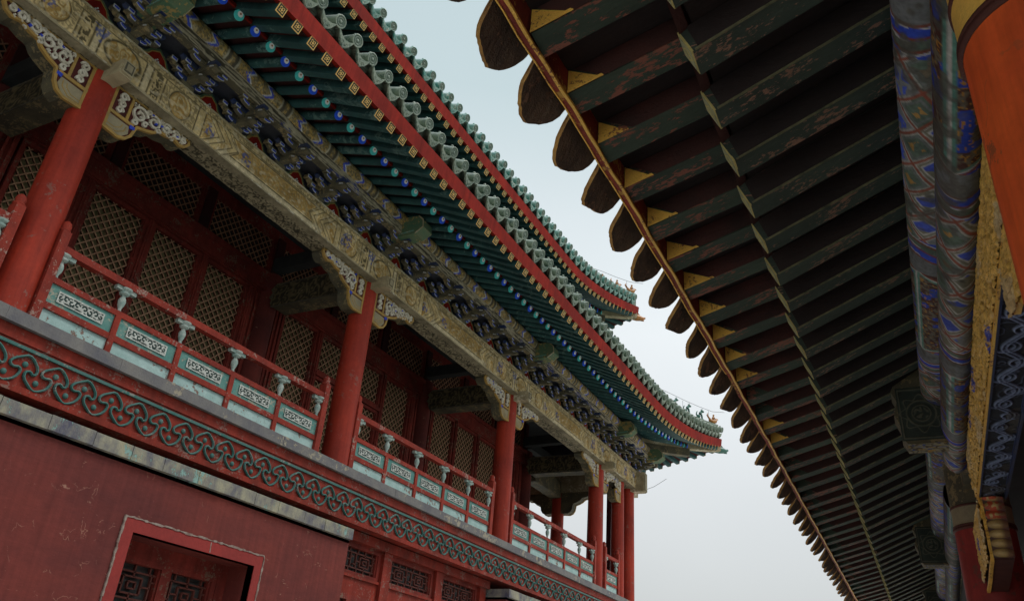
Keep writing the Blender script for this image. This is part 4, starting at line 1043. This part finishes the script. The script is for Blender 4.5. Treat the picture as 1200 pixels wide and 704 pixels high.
# inner rafters with square ends
RW = .060
def jbox(b, P):                              # a box with hand-cut unevenness
    b.quadbox([tuple(Vector(p) + Vector((0, rn.uniform(-.004, .004), rn.uniform(-.004, .004)))) for p in P])
for k in range(-3, 42):
    l = 2.255 - .065 + k * RS + rn.uniform(-.010, .010); ex = flare(l); p0 = -.44 - ex * .6
    b = MB().mat('oldraf'); sl = .45; W = RW
    th = math.atan(sl); nx, nz = math.sin(th), math.cos(th)      # end cut square to the rafter
    z0 = 2.2 + ex * .1; H = .125
    e0 = (p0, z0); e1 = (p0 - nx * H, z0 + nz * H)
    x1 = 1.6; f0 = (x1, z0 + (x1 - p0) * sl); f1 = (x1 - nx * H, f0[1] + nz * H)
    jbox(b, [(e0[0], l - W, e0[1]), (f0[0], l - W, f0[1]), (f0[0], l + W, f0[1]), (e0[0], l + W, e0[1]),
             (e1[0], l - W, e1[1]), (f1[0], l - W, f1[1]), (f1[0], l + W, f1[1]), (e1[0], l + W, e1[1])])
    F = (Vector((e0[0], l, e0[1])), Vector((0, 1, 0)), Vector((-nx, 0, nz)), Vector((-nz, 0, -nx)))
    b.mat('oldboard_gapshade'); b.prism([(.02, .006 + .02 * sl), (1.5, .006 + 1.5 * sl), (1.5, H + 1.5 * sl), (-.02, H)], (Vector((e0[0], l - W, e0[1])), Vector((1, 0, 0)), Vector((0, 0, 1)), Vector((0, -1, 0))), 0, .005)  # dark strip on the near side: shade of the gap put into colour
    b.mat('rafedge'); b.ribbon([(.01, .003), (1.55, .003 + 1.54 * sl)], (Vector((e0[0], l - W, e0[1])), Vector((1, 0, 0)), Vector((0, 0, 1)), Vector((0, -1, 0))), .007, -.002, .006)  # pale strip paints in the light a bevelled edge would catch
    b.mat('rafrim'); b.prism([(-W, 0), (W, 0), (W, H), (-W, H)], F, -.003, .004)
    b.mat('rafend'); b.prism([(-W + .012, .012), (W - .012, .012), (W - .012, H - .012), (-W + .012, H - .012)], F, .004, .007)
    b.mat('rafrim'); b.ribbon([(-.03, .06), (0, .1), (.03, .06), (0, .02)], F, .008, .007, .009, True)
    b.build('rafter', HALL, (p0, l, z0))
# flying rafters with gilt tips
for k in range(-4, 42):
    l = 3.225 + k * RS + rn.uniform(-.008, .008); ex = flare(l); pe = -.925 - ex; b = MB().mat('oldflr'); W = .062; sl = .30; z0 = 2.2; H = .115
    x1 = -.05; ze_ = z0 + (x1 - pe) * sl
    jbox(b, [(pe, l - W, z0), (x1, l - W, ze_), (x1, l + W, ze_), (pe, l + W, z0), (pe, l - W, z0 + H), (x1, l - W, ze_ + H), (x1, l + W, ze_ + H), (pe, l + W, z0 + H)])
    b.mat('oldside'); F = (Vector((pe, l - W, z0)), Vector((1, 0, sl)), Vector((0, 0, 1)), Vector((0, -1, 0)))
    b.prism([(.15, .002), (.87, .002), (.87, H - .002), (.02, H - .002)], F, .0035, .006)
    if k < 7 or k in (9, 10):
        b.mat('oldgold'); s = 1 + .12 * math.sin(k * 7.3); b.prism([(.0, .0), (.14 * s, .0), (.0, H)], F, .006, .009); 
        b.prism([(0, 0), (.15 * s, 0), (.14 * s, .012), (0, .012)], F, .006, .011)
    b.build('flying_rafter', HALL, (pe, l, z0))
# boards above the rafters, small batten over the inner rafter ends
def swp(mb, key, l0, l1, sec, exk, step=.25):
    mb.mat(key); n = int((l1 - l0) / step); k = len(sec); b0 = len(mb.v)
    for i in range(n + 1):
        l = l0 + (l1 - l0) * i / n; ex = flare(l) * exk; w = .002 * math.sin(l * 9) + .0015 * math.sin(l * 23)
        for (p, z) in sec: mb.v.append((p - ex + w, l, z + w * .6))
    for i in range(n):
        for j in range(k): mb.face([b0 + i * k + j, b0 + (i + 1) * k + j, b0 + (i + 1) * k + (j + 1) % k, b0 + i * k + (j + 1) % k])
    mb.face([b0 + j for j in range(k)]); mb.face([b0 + n * k + j for j in range(k)])
b = MB()
swp(b, 'oldboard_gapshade', -2, 17, [(-.93, 2.318), (-.05, 2.582), (-.05, 2.61), (-.93, 2.345)], 1)
swp(b, 'oldboard_gapshade', -2, 17, [(-.44, 2.325 + .02), (1.5, 3.215), (1.5, 3.25), (-.44, 2.37)], .6)
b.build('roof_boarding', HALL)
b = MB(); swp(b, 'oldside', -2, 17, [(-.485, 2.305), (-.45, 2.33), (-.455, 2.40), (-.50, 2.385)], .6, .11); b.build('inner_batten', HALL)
b = MB()
swp(b, 'oldredb', -2, 17, [(-.962, 2.196), (-.932, 2.192), (-.928, 2.33), (-.962, 2.335)], 1, .11)
swp(b, 'oldgold', -2, 17, [(-.937, 2.184), (-.925, 2.185), (-.925, 2.197), (-.937, 2.195)], 1, .09)
swp(b, 'oldgold', -2, 5, [(-.969, 2.194), (-.962, 2.191), (-.961, 2.202), (-.969, 2.204)], 1, .13)
b.build('eave_board', HALL)
# drip tiles: hanging tongues, and the barrel caps over the joints
def tongue(seed):
    r_ = random.Random(seed); b = MB().mat('olddrip'); b.smooth = False
    W = .172; n = 22
    D = Vector((-.44, 0, -.86)).normalized(); N = Vector((-.82, 0, .50)).normalized()
    rows = 7; grid = []
    Lt = .255
    V0 = len(b.v)
    for i in range(n + 1):
        t = -1 + 2 * i / n; edge = (1 - abs(t) ** 2.8) ** .38 * (1 + .04 * math.sin(5 * t + seed) + r_.uniform(-.012, .012))
        bow = .030 * t * t
        for j in range(rows + 1):
            s = j / rows * edge * Lt; wv = r_.uniform(-.002, .002)
            p = Vector((0, t * W * (1 - .10 * (j / rows) ** 2), 0)) + D * s - N * (bow - .02 * (s / Lt) ** 2 + wv)
            b.v.append(tuple(p))
    off = len(b.v) - V0
    for i in range(off): b.v.append(tuple(Vector(b.v[V0 + i]) + N * .014))
    R_ = rows + 1
    for i in range(n):
        for j in range(rows):
            a = V0 + i * R_ + j; b.face([a, a + 1, a + R_ + 1, a + R_]); b.face([a + off, a + R_ + off, a + R_ + 1 + off, a + 1 + off])
    b.mat('oldedge')
    for i in range(n):
        a = V0 + i * R_ + rows; b.face([a, a + R_, a + R_ + off, a + off])
    # glazed rim bead seen past the edge, on the outer face
    rim = [tuple(Vector(b.v[V0 + i * R_ + rows]) + N * .016 - D * .004) for i in range(n + 1)]
    b.tube(rim, .0045, 5)
    # pan tile trough running back over the batten
    b.mat('olddrip')
    for i in range(8):
        t0 = -1 + i / 4; t1 = t0 + .25; f = lambda t: .030 * t * t * .6
        b.quadbox([(0, t0 * W, f(t0) - .0), (.35, t0 * W, f(t0) + .10), (.35, t1 * W, f(t1) + .10), (0, t1 * W, f(t1)), (0, t0 * W, f(t0) + .016), (.35, t0 * W, f(t0) + .116), (.35, t1 * W, f(t1) + .116), (0, t1 * W, f(t1) + .016)])
    return b.mesh('drip_tile')
TM = [tongue(i) for i in range(4)]
cm = MB().mat('olddrip'); cm.smooth = True
cm.lathe([(.062, .35), (.066, 0), (.078, -.005), (.078, -.02)], (0, 0, 0), (1, 0, .28), 18); cm.mat('oldedge'); cm.lathe([(.078, -.02), (.074, -.028), (.060, -.028), (.056, -.022), (.03, -.022), (0, -.03)], (0, 0, 0), (1, 0, .28), 18)
CM = cm.mesh('barrel_tile')
k = 0
l = 1.93 - 8 * .333 - .12
while l < 16.5:
    ex = flare(l)
    o = link('drip_tile', TM[k % 4], HALL, (-.958 - ex, l, 2.345)); o.rotation_euler = (rn.uniform(-.03, .03), rn.uniform(-.06, .05), rn.uniform(-.05, .05)); o.scale = (1, rn.uniform(.95, 1.0), rn.uniform(.95, 1.06))
    o = link('barrel_tile', CM, HALL, (-.975 - ex, l + RS / 2, 2.43)); o.rotation_euler = (0, rn.uniform(-.03, .03), rn.uniform(-.03, .03))
    l += .333; k += 1
# roof field
b = MB().mat('rooftile'); swp(b, 'rooftile', -2, 17, [(-.93, 2.40), (1.5, 3.45), (6, 5.6), (6, 5.75), (1.5, 3.6), (-.93, 2.5)], 1)
b.build('roof', HALL)

# ------- painted members
DG = np.array((.040, .060, .048)); GW = np.array((.155, .17, .18)); BL = np.array((.025, .06, .42)); BR = np.array((.15, .04, .025)); GO = np.array((.40, .21, .04)); TE = np.array((.05, .13, .11)); MR = np.array((.055, .022, .018)); OL = np.array((.10, .10, .075)); WH = np.array((.45, .46, .45))
def band_fn(seed, dim=1.0, period=2.6, ph=0.0):
    def fn(u, v):
        wu = u + .035 * (vnoise(u * 7, v * 7, seed + 30) - .5); wv = v + .03 * (vnoise(u * 6, v * 6, seed + 31) - .5)
        n = vnoise(u * 30, v * 30, seed); n2 = vnoise(u * 90, v * 90, seed + 1); n3 = vnoise(u * 9, v * 9, seed + 2); n4 = vnoise(u * 14, v * 5, seed + 3)
        t = ((wu + ph) % period) / period * 2; t = np.where(t > 1, 2 - t, t); w = t * period / 2
        c = np.zeros(u.shape + (3,)) + OL * 1.1
        # petals: skewed diamonds, alternately pale grey and dark green, each with its own brushwork
        a = wu * 4.6 + wv * 4.4; b_ = wu * 3.4 - wv * 5.0; ia = np.floor(a); ib = np.floor(b_); fa = a - ia; fb_ = b_ - ib
        par = ((ia + 2 * ib) % 3); ed = np.minimum(np.minimum(fa, 1 - fa), np.minimum(fb_, 1 - fb_)) / 5.2
        Z = w < .66
        c[Z & (par == 0)] = GW; c[Z & (par == 1)] = DG * 2.0; c[Z & (par == 2)] = OL * 1.5
        inner = ed - .030
        c = mixc(c, BL * 1.2, Z * (par == 0) * (inner > 0) * (n3 > .5) * (n > .30) * .85); c = mixc(c, GW * .9, Z * (par == 1) * ln(inner, .007) * .8)
        c = mixc(c, BL, Z * (par == 2) * (inner > .012) * (n4 > .45) * .85); c = mixc(c, WH, Z * (par == 2) * ln(inner - .010, .005) * .8); c = mixc(c, GO, Z * (par == 1) * (inner > .03) * (n > .55) * .7)
        c = mixc(c, WH * .8, Z * ln(ed - .014, .0045) * .8 * (n3 > .25)); c = mixc(c, BR * 1.5, Z * ln(ed, .008))
        # bands
        wb = w + .10 * np.sin(v / .35 * 2.6 + .4)
        Bz = ~Z & (w < 1.0)
        for (a0, b0, col) in ((.0, .70, OL * 1.3), (.70, .77, BL), (.77, .84, DG * 1.8), (.84, .91, BL * .9), (.91, 1.3, GW * .75)): c[Bz & (wb >= a0) & (wb < b0)] = col
        for q in (.70, .77, .84, .91): c = mixc(c, BR, Bz * ln(wb - q - .010, .008)); c = mixc(c, WH * .9, Bz * ln(wb - q + .005, .0045) * (n3 > .3))
        # long panel with a mitred frame
        P_ = w >= 1.0; fr_ = np.minimum(w - 1.0 - .10 * np.abs(((v / .17) % 2) - 1), np.abs(((v / .30) % 1) - .5) * .30)
        c[P_] = MR * 1.1; l2 = lines(u, v, 26, 2.6, seed + 9, .15)
        c = mixc(c, OL * 1.4, P_ * l2 * .7); c = mixc(c, BL * .8, P_ * (vnoise(u * 20, v * 20, seed + 12) > .70)); c = mixc(c, GO * .7, P_ * (n2 > .8))
        c = mixc(c, TE * 1.6, P_ * ln(fr_ - .014, .008)); c = mixc(c, WH * .8, P_ * ln(fr_ - .002, .005)); c = mixc(c, BR, P_ * ln(fr_ + .012, .007))
        c = mixc(c, np.array((.075, .075, .066)), sm(vnoise(u * 5, v * 9, seed + 20) * .6 + n * .4, .58, .68) * .85)     # grime and bare wood
        c = c * (.78 + .4 * n2[..., None])
        return c * dim, lines(u, v, 17, 2.6, seed + 5, .13) * .0015 + n2 * .0008, None
    return fn
def rnd_member(name, pc, zc, r, l0, l1, fn, t0, t1, st=.008, rz=None):
    b = MB().mat('dark'); b.smooth = True
    rz = rz or r; n = 24; b0 = len(b.v)
    for l_ in (l0, l1):
        for k in range(n): an = 2 * math.pi * k / n; b.v.append((pc + (r - .004) * math.cos(an), l_, zc + (rz - .004) * math.sin(an)))
    for k in range(n): b.face([b0 + k, b0 + (k + 1) % n, b0 + n + (k + 1) % n, b0 + n + k])
    o = b.build(name, HALL, (pc, (l0 + l1) / 2, zc))
    def pos(u, v):
        t = t0 + v / r; return np.stack([pc + r * np.cos(t), l0 + u, zc + rz * np.sin(t)], -1)
    def nr(u, v):
        t = t0 + v / r; return np.stack([np.cos(t), 0 * t, np.sin(t)], -1)
    L = l1 - l0; us = np.concatenate([np.arange(0, min(L, 8.2), st), np.arange(8.2, L, st * 2.5)]) if L > 8.2 else np.arange(0, L, st)
    surf('painted_skin', pos, nr, us, np.linspace(0, r * (t1 - t0), int(r * (t1 - t0) / st / .8)), fn, o)
    return o
rnd_member('eave_purlin', .34, 2.40, .14, 1.2, 16, band_fn(3, 1.35, 3.0, 1.0), 2.6, 5.6, .007)
rnd_member('tie_beam', .375, 2.10, .085, 1.2, 6.75, band_fn(13, 1.25, 3.0, .35), 2.3, 5.6, .007, .14)
rnd_member('tie_beam', .375, 2.10, .085, 7.9, 16, band_fn(15, .9, 3.3, 1.0), 2.3, 5.6, .012, .14)
b = MB().mat('dark'); b.smooth = True; b.ball((.375, 6.74, 2.10), (.083, .05, .138), 20, 12); b.smooth = False; b.box(.42, .52, 1.2, 16, 2.0, 2.7); b.build('cushion_board', HALL)
# architrave between the first two columns: gilt carved outer face, blue scroll soffit
def gilt_fn(u, v):
    l = lines(u * .7, v * 1.3, 16, 3.2, 41, .17); l2 = lines(u, v, 30, 2.6, 43, .18); n = vnoise(u * 50, v * 50, 44); n3 = vnoise(u * 3, v * 4, 46)
    c = np.zeros(u.shape + (3,)) + np.array((.85, .56, .14)); c = c * (.75 + .4 * n[..., None]); c = mixc(c, (.16, .07, .02), (1 - np.maximum(l, l2 * .8)) * .75)
    c = mixc(c, (.55, .50, .35), (n3 > .72) * .5); c = mixc(c, (.05, .08, .42), (n3 < .18) * (n > .4))
    return c, .009 * l + .006 * l2, None
def scroll_fn(u, v):
    W = .17; y = (v / W - .5); P_ = .36; A = .24
    cy = A * np.sin(2 * np.pi * u / P_); d = (y - cy) * W / np.sqrt(1 + (A * W * 2 * np.pi / P_ * np.cos(2 * np.pi * u / P_)) ** 2)
    m_ = ln(np.abs(d) - .010, .006)
    for k in (0, 1):
        uu = ((u + P_ / 4 + k * P_ / 2) % P_) - P_ / 2; cc = .20 if k == 0 else -.20
        X, Y = uu, (y - cc) * W; rr = np.hypot(X, Y); an = np.arctan2(Y, X)
        m_ = np.maximum(m_, ln(rr - .026 - .006 * an, .005)); m_ = np.maximum(m_, ln(rr - .052 - .004 * an, .005) * (np.abs(y) < .42) * (an * (1 if k else -1) > -1.2))
    m_ = np.maximum(m_, ln(lines(u, v, 9, 2, 91, .1) - .5, .25) * .35 * (np.abs(y) < .42))
    n = vnoise(u * 40, v * 40, 92); n3 = vnoise(u * 5, v * 7, 93)
    c = np.zeros(u.shape + (3,)) + np.array((.022, .026, .036)); c = mixc(c, (.30, .38, .60), np.clip(m_, 0, 1) * (.55 + .45 * n)); e = np.abs(np.abs(y) - .455) < .03
    c = mixc(c, (.05, .07, .20), e * .9); c = mixc(c, (.075, .07, .062), (n3 > .70) * (n > .3) * .8)
    return c, .010 * np.clip(m_, 0, 1), None
A0, A1 = 2.15, 6.45
b = MB().mat('dark'); b.box(.452, .618, A0, A1, 1.695, 2.05); ar = b.build('architrave', HALL, (.53, 4.3, 1.69))
def gpos(u, v):
    return np.stack([.446 - .012 * np.sin(v / .36 * 3.1), A0 + u, 1.69 + v], -1)
surf('gilt_carving', gpos, const((-1, 0, 0)), np.arange(0, A1 - A0, .006), np.linspace(0, .36, 60), gilt_fn, ar, 'goldpat')
surf('scroll_soffit', planepos((.448, A0, 1.686), (0, 1, 0), (1, 0, 0)), const((0, 0, -1)), np.arange(0, A1 - A0, .0055), np.linspace(0, .17, 44), scroll_fn, ar)
b = MB().mat('oldgold'); b.box(.440, .452, A0, A1, 1.676, 1.692); b.mat('bluedk'); b.box(.452, .462, A0, A1, 1.672, 1.686); b.box(.608, .624, A0, A1, 1.672, 1.70); b.build('moulding', ar)
b = MB().mat('darker'); b.box(.56, .60, A0, A1, 2.05, 3.0); b.box(.452, .618, 7.8, 13, 1.695, 2.05); b.build('frieze_board', HALL)
# braces beneath it
def gbrace(l0, sg, full=True):
    F = (Vector((.53, l0, 1.672)), Vector((0, sg, 0)), Vector((0, 0, 1)), Vector((-1, 0, 0)))
    pr = [(0, 0), (.98, 0), (1.0, -.05), (.97, -.10), (.99, -.15), (.93, -.19), (.80, -.20), (.72, -.25), (.58, -.26), (.5, -.31), (.36, -.32), (.28, -.38), (0, -.40)]
    if sg < 0: pr = [(0, 0), (.98, 0), (1.0, -.06), (.975, -.10), (1.0, -.16), (.975, -.21), (1.0, -.27), (.975, -.32), (.99, -.38), (.93, -.41), (.7, -.42), (.4, -.45), (0, -.46)]
    b = MB().mat('ringb'); b.prism(pr, F, -.06, .07)
    b.mat('oldgold'); b.ribbon([(p[0], p[1]) for p in pr[1:]], F, .022, .06, .082); b.ribbon([(0, -.02), (.97, -.02)], F, .03, .06, .085)
    rr = random.Random(4)
    for i in range(0):
        x = rr.uniform(.05, .95); y = -rr.uniform(.03, max(.08, .38 - .22 * x)); b.ball((.53 - .07, l0 + sg * x, 1.672 + y), (rr.uniform(.012, .026), rr.uniform(.02, .04), rr.uniform(.018, .034)), 8, 5)
    for i in range(9): b.ribbon(spiral(.08 + i * .105, -.10 - .12 * (1 - i / 9) * (i % 2), .045, 1.3, i, 1 if i % 2 else -1), F, .014, .06, .09)
    o = b.build('sparrow_brace', HALL, (.53, l0, 1.3)); e = l0 + sg * 1.0
    def lotus(u, v):
        seg = (v * 16) % 1; k = np.floor(v * 16); X = (u - .065) / .065; r = np.hypot(X * .9, (seg - .5) * 1.9)
        c = np.zeros(u.shape + (3,)) + np.array((.45, .30, .10)); c = mixc(c, (.65, .48, .20), sm(-r, -.75, -.4)); c = mixc(c, (.10, .05, .03), sm(r, .82, 1.0)); c = mixc(c, (.10, .045, .03), sm(np.abs(seg - .5), .43, .5))
        c = mixc(c, (.55, .06, .02), (v > .26) * (vnoise(u * 60, v * 60, 3) > .45) * .9); c = mixc(c, (.16, .06, .05), sm(X, .1, .5) * .75)
        return c, .022 * np.clip(1 - r, 0, 1), None
    if sg < 0: surf('lotus_carving', planepos((.465, e - .008, 1.672 - .41), (1, 0, 0), (0, 0, 1)), const((0, -1, 0)), np.linspace(0, .125, 40), np.linspace(0, .405, 110), lotus, o, 'goldpat')
    def side_(u, v):
        c, h, _ = gilt_fn(u + 3, v); y = v - .42; k = -y < (.40 - .2 * np.clip(u, 0, 1) if sg > 0 else .41 + 0 * u); return c, h, k
    surf('gilt_carving', planepos((.444, l0, 1.672 - .42), (0, sg, 0), (0, 0, 1)), const((-1, 0, 0)), np.arange(0, .96, .008), np.linspace(0, .41, 50), side_, o, 'goldpat')
    return o
gbrace(2.16, 1); gbrace(7.36, -1)
# columns with painted heads
def hcol(l, key, band, rr=.22):
    b = MB().mat(key); b.smooth = True
    b.lathe([(rr * 1.06, -EYE), (rr * 1.03, 0), (rr, 1.70)], (.53, l, 0), seg=56)
    c = b.build('column', HALL, (.53, l, -EYE))
    b = MB().mat('ringb'); b.smooth = True; b.lathe([(rr + .001, 1.70), (rr + .012, 1.705), (rr + .012, 1.722), (rr + .002, 1.727), (rr + .010, 1.732), (rr + .010, 1.742), (rr, 1.745)], (.53, l, 0), seg=56)
    b.mat(band); b.lathe([(rr, 1.745), (rr, 1.88)], (.53, l, 0), seg=56); b.mat('ringb'); b.lathe([(rr, 1.88), (rr + .006, 1.885), (rr + .006, 1.897), (rr, 1.90)], (.53, l, 0), seg=56)
    b.mat(band if band == 'goldband' else 'dark'); b.lathe([(rr, 1.90), (rr, 2.9)], (.53, l, 0), seg=56)
    b.build('column_head', c, (.53, l, 1.70))
hcol(1.94, 'orange', 'goldband'); hcol(7.58, 'crimson', 'khakiband'); hcol(13.2, 'crimson', 'khakiband')  # near column coloured as if lit, the farther two duller
# beam ends that carry the purlin
def medallion_fn(u, v):
    X = u - .15; Y = v - .20; r = np.hypot(X, Y); an = np.arctan2(Y, X); n = vnoise(u * 30, v * 30, 5)
    m_ = np.maximum(np.maximum(ln(r - .095, .006), ln(r - .06, .005)), ln(r - (.125 + .018 * np.cos(an * 8)), .005)); m_ = np.maximum(m_, ln(np.maximum(np.abs(X) / .14, np.abs(Y) / .19) - .96, .03))
    m_ = np.maximum(m_, lines(u, v, 22, 2.4, 6, .15) * (r < .05))
    c = np.zeros(u.shape + (3,)) + np.array((.045, .06, .05)); c = mixc(c, (.14, .14, .10), m_ * (.5 + .5 * n)); return c, .004 * m_, None
def bendsoff(u, v):
    l = lines(u, v, 24, 2.6, 16, .15); n = vnoise(u * 30, v * 30, 15); c = np.zeros(u.shape + (3,)) + np.array((.26, .24, .16)); c = mixc(c, (.08, .06, .04), l); c = mixc(c, (.05, .09, .30), (n > .72)); c = mixc(c, (.32, .20, .05), (n < .22)); return c, l * .002, None
for (l, zb) in ((6.10, 2.0), (10.4, 2.0), (14.6, 2.0)):
    b = MB().mat('dark'); pr = [(.03, 2.06), (.06, zb), (.46, zb), (.46, 2.72), (.02, 2.44), (.0, 2.40), (.03, 2.32), (.0, 2.22), (.03, 2.14)]
    F = (Vector((0, l, 0)), Vector((1, 0, 0)), Vector((0, 0, 1)), Vector((0, 1, 0)))
    b.prism(pr, F, 0, .22); o = b.build('beam_end', HALL, (.2, l, zb))
    surf('painted_face', planepos((.03, l - .004, zb + .02), (1, 0, 0), (0, 0, 1)), const((0, -1, 0)), np.linspace(0, .30, 70), np.linspace(0, .40, 90), medallion_fn, o)
    surf('painted_soffit', planepos((.06, l, zb - .003), (1, 0, 0), (0, 1, 0)), const((0, 0, -1)), np.linspace(0, .36, 70), np.linspace(0, .22, 44), bendsoff, o)
# hall wall, gallery ceiling and plinth
b = MB().mat('crimson'); b.box(2.6, 2.9, -3, 17, -EYE, 3.9); b.build('hall_wall', HALL)
b = MB().mat('ceil'); b.box(.62, 2.6, -3, 17, 2.62, 2.68); b.build('gallery_ceiling', HALL)
b = MB().mat('stone'); b.box(-.1, 6, -3, 17, -EYE, -EYE + .14); b.build('plinth', HALL)
